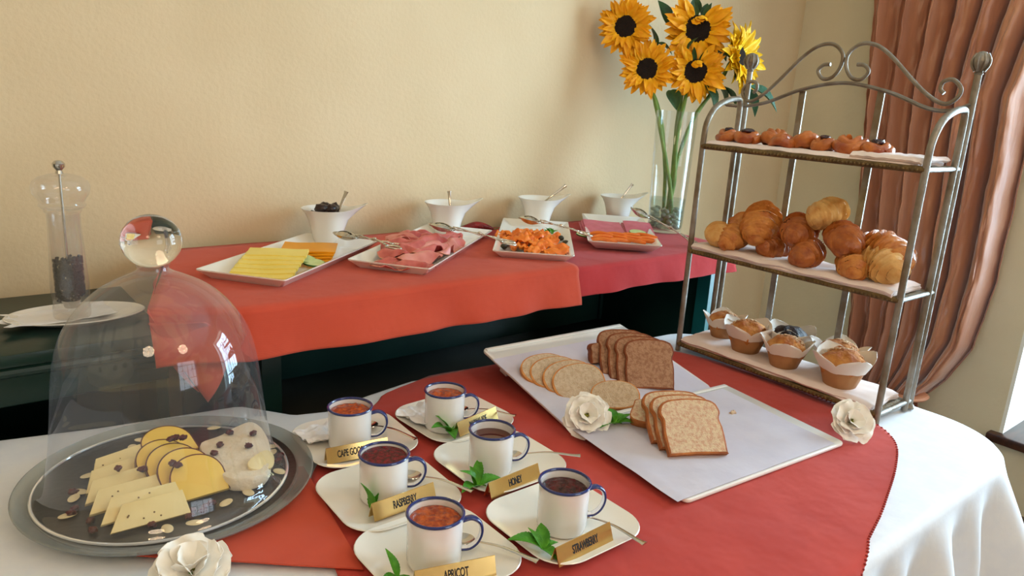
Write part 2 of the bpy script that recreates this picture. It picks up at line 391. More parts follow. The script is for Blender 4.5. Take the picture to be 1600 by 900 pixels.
# chandelier (seen only as sparkles on the glass)
def chandelier(x, y, z, lb_):
    t = thing('chandelier', lb_, 'lamp', (x, y, z))
    obj('rod', [wm(tube([(0, 0, 0.05), (0, 0, 2.8 - z)], 0.008, 8), m_brass)], t)
    for k in range(6):
        a = k * PI / 3; c, s = math.cos(a), math.sin(a)
        obj('arm', [wm(tube(crv([(0, 0, 0.06), (0.1 * c, 0.1 * s, -0.03), (0.22 * c, 0.22 * s, 0.02)]), 0.006, 6), m_brass)], t)
        bm = mat('lit_bulb', (1.0, 0.62, 0.30, 1), emit=38)
        obj('bulb', [wm(xf(sphere(0.018, 12, 8, sz=1.7), T(0.22 * c, 0.22 * s, 0.05)), bm)], t)
    l = bpy.data.lights.new('chandelier_light', 'POINT'); l.energy = 21; l.color = (1.0, 0.76, 0.52); l.shadow_soft_size = 0.22
    o = bpy.data.objects.new('chandelier_light', l); COL.objects.link(o); o.location = (x, y, z)
chandelier(-0.5, -0.5, 2.2, 'brass candle-bulb chandelier hanging at the left behind the viewer')
chandelier(0.9, -0.9, 2.3, 'brass candle-bulb chandelier hanging at the right behind the viewer')

# ------------------------------------------------------------ curtain
def curtain():
    t = thing('window_curtain', 'copper orange satin curtain gathered with a tieback beside the window', 'curtain', (2.86, 1.2, 0))
    z0, z1 = 0.33, 2.5
    def edges(z):
        k = max(0.0, min(1.0, (z - z0) / 1.5))
        yl = 1.325 + 0.16 * k ** 0.9 + max(0, z - 1.8) * 0.06
        e = [(0.33, 1.03), (0.42, 0.965), (0.566, 0.90), (0.81, 0.875), (1.25, 0.875), (1.45, 0.885), (1.85, 0.80), (2.5, 0.62)]
        yr = e[-1][1]
        for (za, ya), (zb, yb) in zip(e, e[1:]):
            if za <= z <= zb: yr = ya + (yb - ya) * (z - za) / (zb - za); break
        return yl, yr
    nf = 7.5
    def f(u, v):
        z = z0 + (z1 - z0) * v; yl, yr = edges(z)
        ph = u * nf * 2 * PI + 0.5 * math.sin(u * 9 + 1.3)
        amp = 0.038 * (0.55 + 0.45 * min(1, v * 3))
        uu = u + 0.012 * math.sin(ph * 2) * 0.6
        d = amp * math.sin(ph) + 0.012 * math.sin(ph * 2.1 + 2 * v) + 0.012 * nz(u * 30, z * 9) + 0.006 * nz(u * 60, z * 26, 5)
        # folds turned towards the window wrap round its edge
        return (2.875 + d - 2.86 + 0.05 * max(0, u - 0.93) / 0.07, yl + (yr - yl) * uu - 1.2, z)
    m = mat('copper_satin', L(198, 136, 100), L(168, 102, 68), 0.36, scale=9, stretch=(1, 1, 0.15), bump=0.9, bscale=38, sheen=0.5, spec=0.7)
    N = m.node_tree.nodes; m.node_tree.nodes['Principled BSDF'].inputs['Anisotropic'].default_value = 0.3
    obj('panel', [wm(sheet(340, 150, f, 0.002), m)], t, angle=80)
    def g(u, v):
        z = z0 * v - 0.0 + 0.005; k = 1 - v
        yl = 1.325 + 0.05 * k; yr = 1.03 - 0.05 * k
        d = 0.02 * math.sin(u * nf * 2 * PI)
        return (0.012 + d, yl + (yr - yl) * u - 1.2, z)
    obj('skirt', [wm(sheet(120, 12, g, 0.002), m)], t, angle=80)
    P = [(-0.035, 0.14, 0.335), (-0.035, 0.0, 0.325), (-0.03, -0.15, 0.335), (0.02, -0.185, 0.345), (0.06, -0.1, 0.345), (0.06, 0.1, 0.345), (0.0, 0.15, 0.34)]
    obj('tieback', [wm(tube(crv(P, 6, True), 0.022, 8, 0.45, closed=True), mat('tieback_satin', L(206, 142, 110), None, 0.5))], t)
curtain()

# ------------------------------------------------------------ sideboard, desk, table
t = thing('sideboard', 'low dark green painted sideboard under the pepper mill at left', 'sideboard', (-0.55, 1.6, 0))
sx0, sx1, sy0, sy1 = -0.75, 0.885, -0.18, 0.19
obj('worktop', [wm(box(sx0, sx1, sy0 - 0.012, sy1, 0.862, 0.886, 0.005), m_green)], t)
obj('moulding', [wm(tube([(sx0, sy0 - 0.002, 0.852), (sx1, sy0 - 0.002, 0.852)], 0.010, 10), m_green), wm(box(sx0, sx1, sy0, sy0 + 0.03, 0.79, 0.86, 0.003), m_green)], t)
obj('side_panel', [wm(box(sx0, sx0 + 0.02, sy0 + 0.01, sy1, 0, 0.862), m_green)], t)
obj('side_panel', [wm(box(sx1 - 0.02, sx1, sy0 + 0.01, sy1, 0, 0.862), m_green)], t)
obj('back_panel', [wm(box(sx0 + 0.02, sx1 - 0.02, sy1 - 0.015, sy1, 0, 0.862), m_green)], t)
obj('shelf', [wm(box(sx0 + 0.02, sx1 - 0.02, sy0 + 0.02, sy1 - 0.015, 0.45, 0.47), m_green)], t)

t = thing('serving_desk', 'dark green open-fronted serving desk with right leg tinted as lit by the window', 'desk', (1.1, 1.5, 0))
obj('desk_top', [wm(xf(prism([(-0.795, -0.195), (-0.70, -0.25), (0.78, -0.25), (0.80, 0.27), (-0.665, 0.27)], 0.0295, 0.004), T(0, 0, 0.925)), m_green_lit)], t)
for x0, x1 in ((-0.60, -0.56), (0.70, 0.745)):
    obj('leg', [wm(box(x0, x1, -0.235, -0.19, 0, 0.925, 0.003) if x0 > 0 else box(x0, x1, -0.12, -0.075, 0, 0.925, 0.003), m_green_lit if x0 > 0 else m_green)], t)
    obj('leg', [wm(box(x0, x1, 0.2, 0.245, 0, 0.925, 0.003), m_green)], t)
obj('side_panel', [wm(box(0.712, 0.735, -0.19, 0.2, 0.03, 0.925), m_green)], t)
obj('back_panel', [wm(box(-0.665, 0.712, 0.21, 0.235, 0.03, 0.925), m_green)], t)
obj('apron', [wm(box(-0.74, 0.70, -0.2, -0.18, 0.87, 0.925), m_green)], t)
obj('lower_shelf', [wm(box(-0.56, 0.712, -0.07, 0.21, 0.60, 0.62, 0.003), mat('sheen_grey_shelf', L(60, 58, 50), L(48, 48, 42), 0.35, scale=5))], t)  # glossy dark green shelf, its reflected light put into a greyer colour

TX0, TX1, TY0, TY1 = -0.75, 1.64, 0.385, 1.30
def table_outline():
    P = []
    def arc(cx, cy, r, a0, a1, n=14):
        for i in range(n + 1):
            a = math.radians(a0 + (a1 - a0) * i / n); P.append((cx + r * math.cos(a), cy + r * math.sin(a)))
    arc(TX1 - 0.16, TY0 + 0.16, 0.16, 270, 360)
    P.append((TX1, 0.9)); arc(TX1 - 0.10, 1.20 - 0.1, 0.10, 0, 80, 8)
    P += [(1.1, 1.225), (0.78, 1.258), (0.66, 1.235), (0.57, 1.205), (0.50, 1.225), (0.43, 1.315), (0.2, 1.345)]
    P.append((0.02, 1.385)); P.append((TX0, 1.395)); P.append((TX0, TY0))
    return P
OUT = table_outline()
t = thing('dining_table', 'table under the white cloth in the foreground', 'table', (0.45, 0.85, 0))
obj('table_top', [wm(xf(prism([(x, y) for x, y in OUT], 0.03, 0.004), T(-0.45, -0.85, 0.712)), m_wood)], t)
for x in (-1.1, 1.0):
    for y in (-0.38, 0.25): obj('leg', [wm(box(x - 0.03, x + 0.03, y - 0.03, y + 0.03, 0, 0.712, 0.004), m_wood)], t)

def near_out(x, y):
    """signed distance outside the table outline, nearest point, normal"""
    best = None; p = Vector((x, y)); n = len(OUT); inside = False
    for i in range(n):
        a = Vector(OUT[i]); b = Vector(OUT[(i + 1) % n]); e = b - a; l2 = e.length_squared
        if (a.y > y) != (b.y > y) and x < (b.x - a.x) * (y - a.y) / (b.y - a.y) + a.x: inside = not inside
        k = 0 if l2 < 1e-12 else max(0, min(1, (p - a).dot(e) / l2)); q = a + e * k; d = (p - q).length
        if best is None or d < best[0]:
            nn = Vector((e.y, -e.x)); best = (d, q, nn.normalized() if nn.length > 0 else Vector((1, 0)), i + k)
    return inside, best
def drape(x, y, off, flare=0.10, fold=0.02):
    ins, (d, q, nn, s) = near_out(x, y)
    w_ = 0.0018 * nz(x * 9, y * 9, 3)
    if ins: return Vector((x, y, TZ + off + w_))
    dirv = (Vector((x, y)) - q)
    dirv = dirv.normalized() if dirv.length > 1e-6 else nn
    ang = math.atan2(dirv.y, dirv.x); L_ = q.x * 1.0 - q.y + ang * 0.22
    r = 0.018
    if d < r * 1.57:
        a = d / r; ox = r * math.sin(a); oz = r * (1 - math.cos(a))
    else:
        dd = d - r * 1.57; amp = fold * min(1, dd / 0.15)
        ox = r + dd * flare + amp * math.sin(L_ * 42 + 1.2 * nz(L_ * 5, 2)) + amp * 0.5 * math.sin(L_ * 17 + 2); oz = r + dd
    ox += off
    return Vector((q.x + dirv.x * ox, q.y + dirv.y * ox, TZ + off * (1 if d < r else 0.2) - oz + w_))
# white tablecloth: rings from the middle out past the edge
n_ = 460; ringV = []; ringF = []
dense = []
tot = []
for i in range(len(OUT)):
    a = Vector(OUT[i]); b = Vector(OUT[(i + 1) % len(OUT)]); tot.append((b - a).length)
per = sum(tot)
# offset directions around the outline
for k in range(n_):
    s = per * k / n_; i = 0
    while s > tot[i] and i < len(tot) - 1: s -= tot[i]; i += 1
    a = Vector(OUT[i]); b = Vector(OUT[(i + 1) % len(OUT)]); q = a.lerp(b, s / tot[i] if tot[i] else 0)
    dense.append(q)
cc = Vector((0.45, 0.85))
sm = []
for k in range(n_):
    e = dense[(k + 5) % n_] - dense[k - 5]; sm.append(Vector((e.y, -e.x)).normalized())
levels = [0.0, 0.25, 0.5, 0.7, 0.85, 0.95, 0.99, 1.0]
drops = [0.008, 0.016, 0.024, 0.034, 0.06, 0.1, 0.15, 0.2, 0.26, 0.32, 0.38, 0.43]
for lv in levels[1:]:
    for q in dense:
        p = cc.lerp(q, lv); ringV.append(Vector((p.x, p.y, TZ + 0.0012 * nz(p.x * 8, p.y * 8))))
arc_s = 0
for d in drops:
    for k, q in enumerate(dense):
        nn = sm[k]; s = per * k / n_; r = 0.016
        if d < r * 1.57: a = d / r; ox = r * math.sin(a); oz = r * (1 - math.cos(a))
        else:
            dd = d - r * 1.57
            back = 1.0 if q.y > 1.0 else 0.0
            corner = math.exp(-((q.x - 1.60) ** 2 + (q.y - 0.44) ** 2) / 0.02)
            amp = (0.004 if back else 0.020) * min(1, dd / 0.12)
            ox = r + dd * ((0.0 if back else 0.10) + 0.30 * corner) + amp * (math.sin(s * 48 + 1.4 * nz(s * 3, 1)) + 0.5 * math.sin(s * 21 + 1)); oz = r + dd
        ringV.append(Vector((q.x + nn.x * ox, q.y + nn.y * ox, TZ - oz)))
nr = len(levels) - 1 + len(drops)
for j in range(nr - 1):
    for k in range(n_):
        l = (k + 1) % n_; ringF.append((j * n_ + k, (j + 1) * n_ + k, (j + 1) * n_ + l, j * n_ + l))
ringV.append(Vector((cc.x, cc.y, TZ))); c0 = len(ringV) - 1
for k in range(n_): ringF.append((k, (k + 1) % n_, c0))
o = obj('tablecloth', [(ringV, ringF, m_white_cloth)], angle=80)
tag(o, 'white tablecloth draped over the whole front table', 'tablecloth')

def row_cloth(name, xl, xr, y0, y1, nu, nv, off, m, label, **k):
    V = []; F = []
    for j in range(nv + 1):
        y = y0 + (y1 - y0) * j / nv; a, b = xl(y), xr(y)
        for i in range(nu + 1): V.append(drape(a + (b - a) * i / nu, y, off, **k))
    w_ = nu + 1
    for j in range(nv):
        for i in range(nu): F.append((j * w_ + i, j * w_ + i + 1, (j + 1) * w_ + i + 1, (j + 1) * w_ + i))
    o = obj(name, [(V, F, m)], angle=80); tag(o, label, 'tablecloth')
    md = o.modifiers.new('s', 'SOLIDIFY'); md.thickness = 0.0016; md.offset = 0
    return o, V, w_, nv
def interp(tab, y):
    for (a, b), (c, d) in zip(tab, tab[1:]):
        if a <= y <= c: return b + (d - b) * (y - a) / (c - a)
    return tab[0][1] if y < tab[0][0] else tab[-1][1]
XR = [(p.x, p.y) for p in crv([(0.10, 0.62, 0), (0.25, 0.80, 0), (0.366, 0.955, 0), (0.423, 1.137, 0), (0.482, 1.313, 0), (0.536, 1.418, 0), (0.62, 1.468, 0), (0.8, 1.49, 0), (1.05, 1.46, 0), (1.18, 1.36, 0), (1.235, 1.2, 0), (1.262, 0.90, 0)], 6)]
XL = [(p.x, p.y) for p in crv([(0.10, 0.25, 0), (0.5, 0.30, 0), (0.75, 0.36, 0), (0.97, 0.42, 0), (1.1, 0.54, 0), (1.19, 0.655, 0), (1.225, 0.70, 0), (1.262, 0.85, 0)], 6)]
o, V, w_, nv = row_cloth('tablecloth', lambda y: interp(XL, y), lambda y: interp(XR, y), 0.10, 1.255, 110, 110, 0.0045, m_red, 'brick red oval overcloth spread under the jam saucers and bread boards', flare=0.10, fold=0.010)
edge = [V[j * w_ + w_ - 1] for j in range(nv + 1)]
st = []
for a, b in zip(edge[:70], edge[1:71]):
    n0 = max(1, int((b - a).length / 0.008))
    for q in range(n0):
        p = a.lerp(b, q / n0); st.append(xf(sphere(0.0022, 6, 4), T(p.x - 0.002, p.y, p.z + 0.001)))
h = obj('hem_stitching', [wm(merge(*st), m_hem)], o, kind='stuff')
# small overlapping cloth under the glass plate
def corner_cloth():
    A, B, Cc, D = Vector((0.388, 0.733)), Vector((0.432, 1.02)), Vector((0.22, 1.09)), Vector((0.165, 0.915))
    def f(u, v):
        p = A.lerp(D, u).lerp(B.lerp(Cc, u), v); return (p.x, p.y, TZ + 0.0085 + 0.001 * nz(p.x * 12, p.y * 12))
    o = obj('napkin', [wm(sheet(24, 20, f, 0.002), m_red2)], angle=80); tag(o, 'terracotta cloth corner peeking out under the glass cheese plate', 'cloth')
corner_cloth()

# desk cloths
def desk_cloth(name, x0, x1, yb, yf, drop, m, label, off, skew=0.0, left_hang=0.0, seed=0):
    r = 0.012; nxs = int((x1 - x0) * 90)
    prof = []
    nb = 16
    for i in range(nb + 1): prof.append((yb + (yf + r - yb) * i / nb, DZ + off))
    for i in range(1, 7):
        a = PI / 2 * i / 6; prof.append((yf + r - r * math.sin(a) - off * math.sin(a), DZ + off - r * (1 - math.cos(a))))
    nd = 16
    for i in range(1, nd + 1): prof.append((yf - off, DZ - r - (drop - r) * i / nd))
    V = []; F = []; k = len(prof)
    xs = [x0 + (x1 - x0) * i / nxs for i in range(nxs + 1)]
    for x in xs:
        for j, (y, z) in enumerate(prof):
            dd = max(0, DZ - r - z); fx = 0.0
            s = 0.006 * math.sin(x * 23 + seed) + 0.003 * math.sin(x * 51 + seed * 2)
            y2 = y - dd * 0.12 + (s - 0.010) * min(1, dd / 0.06)
            x2 = x + skew * (yb - y) / (yb - yf) if skew else x - 0.15 * min(1, (yb - y) / (yb - yf)) * max(0, 1 - (x - x0) / 0.35)
            z2 = z + (0.0012 * nz(x * 10, y * 10, seed) if dd == 0 else 0.0012 * math.sin(x * 13) * dd / drop)
            if left_hang: y2 += 0.058 * min(1, max(0, (0.42 - x2) / 0.12)) * min(1, (yb - y) / (yb - yf))
            V.append(Vector((x2, y2, z2)))
    for i in range(len(xs) - 1):
        for j in range(k - 1): F.append((i * k + j, i * k + j + 1, (i + 1) * k + j + 1, (i + 1) * k + j))
    parts = [(V, F, m)]
    if left_hang:
        # corner of cloth folding over the desk's left end and hanging in a point
        def g(u, v):
            y = yb + (yf + 0.045 - yb) * u
            tip = max(0.0, (u - 0.35) / 0.65)
            z = DZ + off - v * (0.05 + left_hang * tip ** 2.2)
            xx = x0 - 0.15 * u - 0.003 + v * (-0.012 + 0.09 * tip ** 3) + 0.010 * math.sin(u * 9 + v * 3) * v
            return (xx, y - 0.012 * tip * v, z)
        parts.append(wm(sheet(40, 24, g), m))
        def g2(u, v):
            x = x0 - 0.15 + 0.08 * u + v * 0.085 * (1 - u * 0.2)
            z = DZ - 0.01 - v * (0.05 + left_hang - 0.11 * u)
            return (x - 0.003, yf + 0.048 - 0.035 * u * (1 - v) - 0.018 * v - 0.008 * math.sin(u * 6) * v - 0.004, z)
        parts.append(wm(sheet(16, 24, g2), m))
    o = obj(name, parts, angle=80); tag(o, label, 'tablecloth')
    md = o.modifiers.new('s', 'SOLIDIFY'); md.thickness = 0.0016; md.offset = 0
    return o
desk_cloth('tablecloth', 0.43, 1.222, 1.765, 1.244, 0.083, m_red2, 'terracotta cloth on the raised desk under the cheese and ham trays', 0.0095, left_hang=0.105, seed=1)
desk_cloth('tablecloth', 1.19, 1.93, 1.765, 1.244, 0.066, m_red3, 'crimson cloth on the right end of the raised desk under the pink ham tray', 0.0015, skew=-0.07, seed=4)

# ------------------------------------------------------------ glass cheese plate, dome and cheeses
PX, PY = 0.255, 1.118
before_dome = set(COL.objects)
t = thing('glass_plate', 'large round grey glass plate carrying the cheeses under the dome', 'plate', (PX, PY, TZ + 0.011))
obj('rim', [wm(lathe([(0.12, 0.004), (0.176, 0.004), (0.195, 0.009), (0.2025, 0.013), (0.2035, 0.0155), (0.2015, 0.0165), (0.194, 0.0135), (0.176, 0.0095), (0.12, 0.0095)], 90), m_gplate)], t)
obj('disc', [wm(lathe([(0.0, 0), (0.172, 0.0), (0.180, 0.003), (0.181, 0.008), (0.178, 0.0105), (0.0, 0.0105)], 90), m_slate)], t, label='dark round centre')
PZ = TZ + 0.022
def dome_prof(th=0.0):
    P = [(0.180, 0.0), (0.178, 0.004), (0.168, 0.016), (0.160, 0.035), (0.153, 0.065), (0.148, 0.10), (0.1435, 0.14), (0.139, 0.175), (0.130, 0.212), (0.117, 0.238), (0.098, 0.262), (0.074, 0.282), (0.047, 0.296), (0.028, 0.304), (0.018, 0.309)]
    C_ = crv([(a, b, 0) for a, b in P], 4)
    return [(p.x * 0.955 - th, p.y * 1.035) for p in C_]
t = thing('cake_dome', 'tall clear glass bell dome with ball knob over the cheeses', 'dome', (0.247, PY, PZ - 0.0005))
obj('bell', [wm(lathe(dome_prof(), 96), m_dome)], t, angle=80)
obj('rim', [wm(tube([(0.1719 * math.cos(a), 0.1719 * math.sin(a), 0.002) for a in [2 * PI * i / 90 for i in range(90)]], 0.0022, 8, closed=True), mat('rim_glass', (0.86, 0.88, 0.9, 1), None, 0.05, trans=0.6))], t)
obj('knob', [wm(xf(sphere(0.039, 48, 32, sz=0.94), T(0, 0, 0.359)), m_solidglass)], t, angle=80)
obj('neck', [wm(lathe([(0.026, 0.3155), (0.021, 0.319), (0.020, 0.323), (0.022, 0.327)], 32), m_dome)], t)

def at(x, y, z): return T(x, y, z)
# leaning slabs of cream cheese
def slab(w_, h_, t_, skew=0.0, n=0):
    P = [(0, 0), (w_, 0.002), (w_ - skew * 0.3, h_), (skew, h_ * 0.96)]
    g = prism(P, t_, 0.0012); V = [(x, y, z + 0.002 * math.sin(x * 40 + n)) for x, y, z in g[0]]
    return V, g[1]
def lean(cx, cy, cz, ang, tilt):   # x to the right, slab leaning back
    r = Vector((math.cos(ang), math.sin(ang), 0)); b = Vector((-math.sin(ang), math.cos(ang), 0))
    u = Vector((0, 0, 1)) * math.cos(tilt) + b * math.sin(tilt)
    m = Matrix.Identity(4); nn = r.cross(u)
    for i in range(3): m[i][0] = r[i]; m[i][1] = u[i]; m[i][2] = nn[i]
    m.translation = Vector((cx, cy, cz)); return m
seedm = mat('caraway_speck', L(120, 84, 40), None, 0.6)
labs = ['frontmost cream cheese slab with caraway specks under the dome', 'second cream cheese slab from the front under the dome', 'third cream cheese slab from the front under the dome',
        'fourth cream cheese slab from the front, under cranberries', 'fifth cream cheese slab from the front under the dome', 'rearmost cream cheese slab of the fan under the dome']
CS = [(0.144, 0.958, 0.0, 0.098, 0.036, 42), (0.136, 0.972, 0.006, 0.104, 0.036, 52), (0.128, 1.000, 0.008, 0.100, 0.036, 60), (0.128, 1.030, 0.009, 0.102, 0.036, 62), (0.134, 1.060, 0.009, 0.100, 0.036, 60), (0.146, 1.090, 0.009, 0.100, 0.036, 55)]
for i, (x, y, dz, w_, h_, tl) in enumerate(CS):
    m = lean(x, y, PZ + 0.001 + dz, math.radians(-4 + 3 * i), math.radians(tl))
    o = obj('cheese_slab', [wm(slab(w_, h_, 0.0065, 0.018, i), m_swiss)], mw=m); tag(o, labs[i], 'cheese', 'cream cheese slabs under the dome')
    sp = [xf(sphere(0.0013, 6, 4, sz=0.4), T(0.02 + rnd.random() * (w_ - 0.035), 0.006 + rnd.random() * 0.022, 0.0068 + 0.002 * math.sin(0.8 + i))) for _ in range(5)]
    obj('specks', [wm(merge(*sp), seedm)], o, kind='stuff')
# smoked cheese: arched slices
def arch(w_, h_, n=18):
    P = [(-w_ / 2, 0), (w_ / 2, 0)]
    for i in range(n + 1):
        a = PI * i / n; P.append((w_ / 2 * math.cos(a) * 1.02, h_ * 0.42 + h_ * 0.58 * math.sin(a) ** 0.9))
    return P
sl = ['frontmost arched smoked cheese slice with brown rind', 'second arched smoked cheese slice from the front', 'third arched smoked cheese slice from the front', 'fourth arched smoked cheese slice from the front', 'hindmost smoked cheese slice, only its orange top showing']
for i, (x, y, dz, tl) in enumerate([(0.268, 0.985, 0, 50), (0.258, 1.008, 0.004, 52), (0.249, 1.030, 0.006, 54), (0.241, 1.050, 0.007, 56), (0.262, 1.10, 0.012, 68)]):
    m = lean(x, y, PZ + 0.001 + dz, math.radians(2 + 2 * i), math.radians(tl))
    th = thing('smoked_cheese_slice', sl[i], 'cheese', mw=m, group='smoked cheese slices under the dome')
    pts = arch(0.074, 0.066); obj('cheese', [wm(xf(prism([(x_ * 0.965, 0.0012 + y_ * 0.965) for x_, y_ in pts], 0.0082, 0.0006), T(0, 0, -0.0001)), m_gouda)], th)
    ring = [(a, b) for a, b in pts[1:]] + [pts[0]]
    V = []; F = []; n = len(ring)
    for a, b in ring: V += [(a, b, 0.0), (a, b, 0.008), (a * 0.955, 0.001 + b * 0.955, 0.0083), (a * 0.955, 0.001 + b * 0.955, -0.0003)]
    for k in range(n - 1):
        for q in range(4): F.append((k * 4 + q, k * 4 + 4 + q, k * 4 + 4 + (q + 1) % 4, k * 4 + (q + 1) % 4))
    obj('rind', [(V, F, m_rind)], th)
# brie wedge, bloomy rind
br = thing('brie_wedge', 'flat wedge of white-rinded brie with cranberries on top', 'cheese', (0.336, 1.040, PZ + 0.001), 0)
bp = [(-0.035, -0.050), (0.010, -0.070), (0.040, -0.030), (0.062, 0.050), (0.052, 0.098), (0.0, 0.075), (-0.040, 0.055)]
gb = prism([(p.x, p.y) for p in crv([(a, b, 0) for a, b in bp], 5, True)], 0.030, 0.005)
gb = ([(x, y, z * (0.72 + 0.28 * (y + 0.07) / 0.17) + (0.002 * nz(x * 40, y * 40) if z > 0.01 else 0)) for x, y, z in gb[0]], gb[1])
obj('rind', [wm(gb, m_brie)], br)
obj('cut_face', [wm(xf(prism([(p.x, p.y) for p in crv([(-0.024, 0, 0), (0.0, -0.017, 0), (0.024, -0.004, 0), (0.026, 0.012, 0), (0.0, 0.016, 0), (-0.02, 0.012, 0)], 4, True)], 0.004, 0.001), T(0.022, -0.040, 0.022) @ RZ(0.6) @ RX(0.4)), m_briein)], br)
# cranberries, almonds and seeds scattered under the dome
CR = [(0.124, 1.093, 0), (0.130, 1.003, 0), (0.112, 1.035, 0), (0.150, 0.985, 0), (0.192, 0.950, 0), (0.238, 0.944, 0), (0.245, 0.955, 0.0), (0.257, 0.947, 0), (0.262, 0.957, 0), (0.273, 0.962, 0), (0.20, 1.145, 0), (0.215, 1.135, 0),
      (0.232, 1.13, 0), (0.242, 1.15, 0), (0.252, 1.14, 0), (0.290, 1.165, 0), (0.30, 1.175, 0), (0.330, 0.985, 0), (0.345, 0.980, 0), (0.395, 1.03, 0), (0.405, 1.045, 0), (0.128, 0.978, 0), (0.118, 1.045, 0),
      (0.1775, 1.065, 0.034), (0.205, 1.045, 0.034), (0.238, 1.018, 0.046), (0.243, 1.010, 0.045), (0.250, 1.070, 0.058), (0.258, 1.072, 0.058), (0.265, 1.065, 0.0585), (0.321, 1.075, 0.0285), (0.346, 1.105, 0.0300), (0.376, 1.085, 0.0290), (0.356, 1.050, 0.0275), (0.306, 1.055, 0.0265)]
for i, (x, y, dz) in enumerate(CR):
    g = xf(sphere(0.0052, 12, 8, 1.25, 1, 0.75, 0.5, 9, i), RZ(i * 1.3))
    o = obj('cranberry', [wm(g, m_cran)], mw=T(x, y, PZ + dz + 0.004), angle=60)
    if dz: tag(o, 'dried cranberry lying on top of the cheeses under the dome', 'cranberry', 'cranberries on the cheeses')
    else: tag(o, 'dried cranberry scattered on the dark glass plate beneath the dome', 'cranberry', 'cranberries on the plate')
alm = obj('almond_flake', [wm(sphere(0.010, 16, 6, 1.15, 0.72, 0.11), m_almond)], angle=60)
AL = [(0.108, 1.035), (0.122, 1.078), (0.132, 1.092), (0.150, 1.135), (0.170, 1.165), (0.181, 1.155), (0.212, 1.188), (0.222, 1.195), (0.240, 1.215), (0.262, 1.225), (0.207, 0.933), (0.240, 0.928), (0.290, 0.955), (0.325, 0.965), (0.405, 1.085), (0.398, 1.065), (0.385, 1.00), (0.35, 1.20)]
for i, (x, y) in enumerate(AL):
    c = alm if i == 0 else alm.copy()
    if i: COL.objects.link(c)
    c.matrix_local = T(x, y, PZ + 0.0022) @ RZ(i * 1.1); tag(c, 'pale almond flake scattered on the glass plate under the dome', 'almond', 'almond flakes under the dome')

for o in list(COL.objects):      # plate and dome sit a little nearer the table's front
    if o not in before_dome and o.parent is None and o.name.startswith(('glass_plate', 'cake_dome')):
        o.location.x -= 0.005; o.location.y -= 0.044

# ------------------------------------------------------------ jam service
def saucer(): 
    def ring(a, r, z): return [(x, y, z) for x, y in rrect(2 * a, 2 * a, r, 8)]
    lv = [(0.052, 0.020, 0.0), (0.056, 0.024, 0.0), (0.058, 0.025, 0.003), (0.080, 0.040, 0.0085), (0.091, 0.048, 0.0125), (0.0925, 0.049, 0.0140), (0.0915, 0.0485, 0.0152), (0.080, 0.040, 0.0115), (0.060, 0.027, 0.0062), (0.040, 0.018, 0.0055)]
    V = []; F = []
    for a, r, z in lv: V += ring(a, r, z)
    n = len(ring(1, 0.1, 0)); k = len(lv)
    for j in range(k - 1):
        for i in range(n): F.append((j * n + i, j * n + (i + 1) % n, (j + 1) * n + (i + 1) % n, (j + 1) * n + i))
    F.append(tuple(reversed(range(n)))); F.append(tuple((k - 1) * n + i for i in range(n)))
    return V, F
SA = saucer()
me_saucer = mesh_of('saucer', [wm(SA, m_porc2)])
H = 0.071; RR = 0.0365
me_body = mesh_of('body', [wm(lathe([(0.0, 0.001), (0.030, 0.0), (0.0335, 0.002), (0.0355, 0.008), (0.0358, H - 0.002), (0.0335, H - 0.002), (0.0333, 0.006), (0, 0.005)], 48), m_enam)])
me_rim = mesh_of('rim', [wm(tube([(RR * 0.985 * math.cos(a), RR * 0.985 * math.sin(a), H) for a in [2 * PI * i / 60 for i in range(60)]], 0.0021, 8, closed=True), m_blue)])
hp = crv([(0.034, 0, 0.058), (0.047, 0, 0.061), (0.058, 0, 0.054), (0.061, 0, 0.040), (0.056, 0, 0.026), (0.046, 0, 0.018), (0.034, 0, 0.017)], 6)
me_handle = mesh_of('handle', [wm(tube(hp, 0.0058, 12, 0.42, upv=None), m_blue)], angle=80)
me_handle_in = mesh_of('handle_inner', [wm(tube([p + Vector((-0.0016 if p.x > 0.045 else 0, 0, (0.0385 - p.z) * 0.06)) for p in hp], 0.0042, 12, 0.3), m_enam)], angle=80)
def jam_surface(r, z, amp, fr, seed):
    n = 40; k = 14; V = [(0, 0, z + amp)]; F = []
    for j in range(1, k + 1):
        rr = r * j / k
        for i in range(n):
            a = 2 * PI * i / n; x, y = rr * math.cos(a), rr * math.sin(a)
            V.append((x, y, z + amp * (1 - (j / k) ** 3) + (amp * 0.8 * nz(x * fr, y * fr, seed) if j < k else 0)))
    for i in range(n): F.append((0, 1 + i, 1 + (i + 1) % n))
    for j in range(k - 1):
        for i in range(n): a = 1 + j * n; F.append((a + i, a + n + i, a + n + (i + 1) % n, a + (i + 1) % n))
    # short skirt so that the surface is a body of jam
    base = len(V); o = 1 + (k - 1) * n
    for i in range(n): V.append((V[o + i][0], V[o + i][1], z - 0.012))
    for i in range(n): F.append((o + i, base + i, base + (i + 1) % n, o + (i + 1) % n))
    F.append(tuple(base + i for i in range(n)))
    return V, F
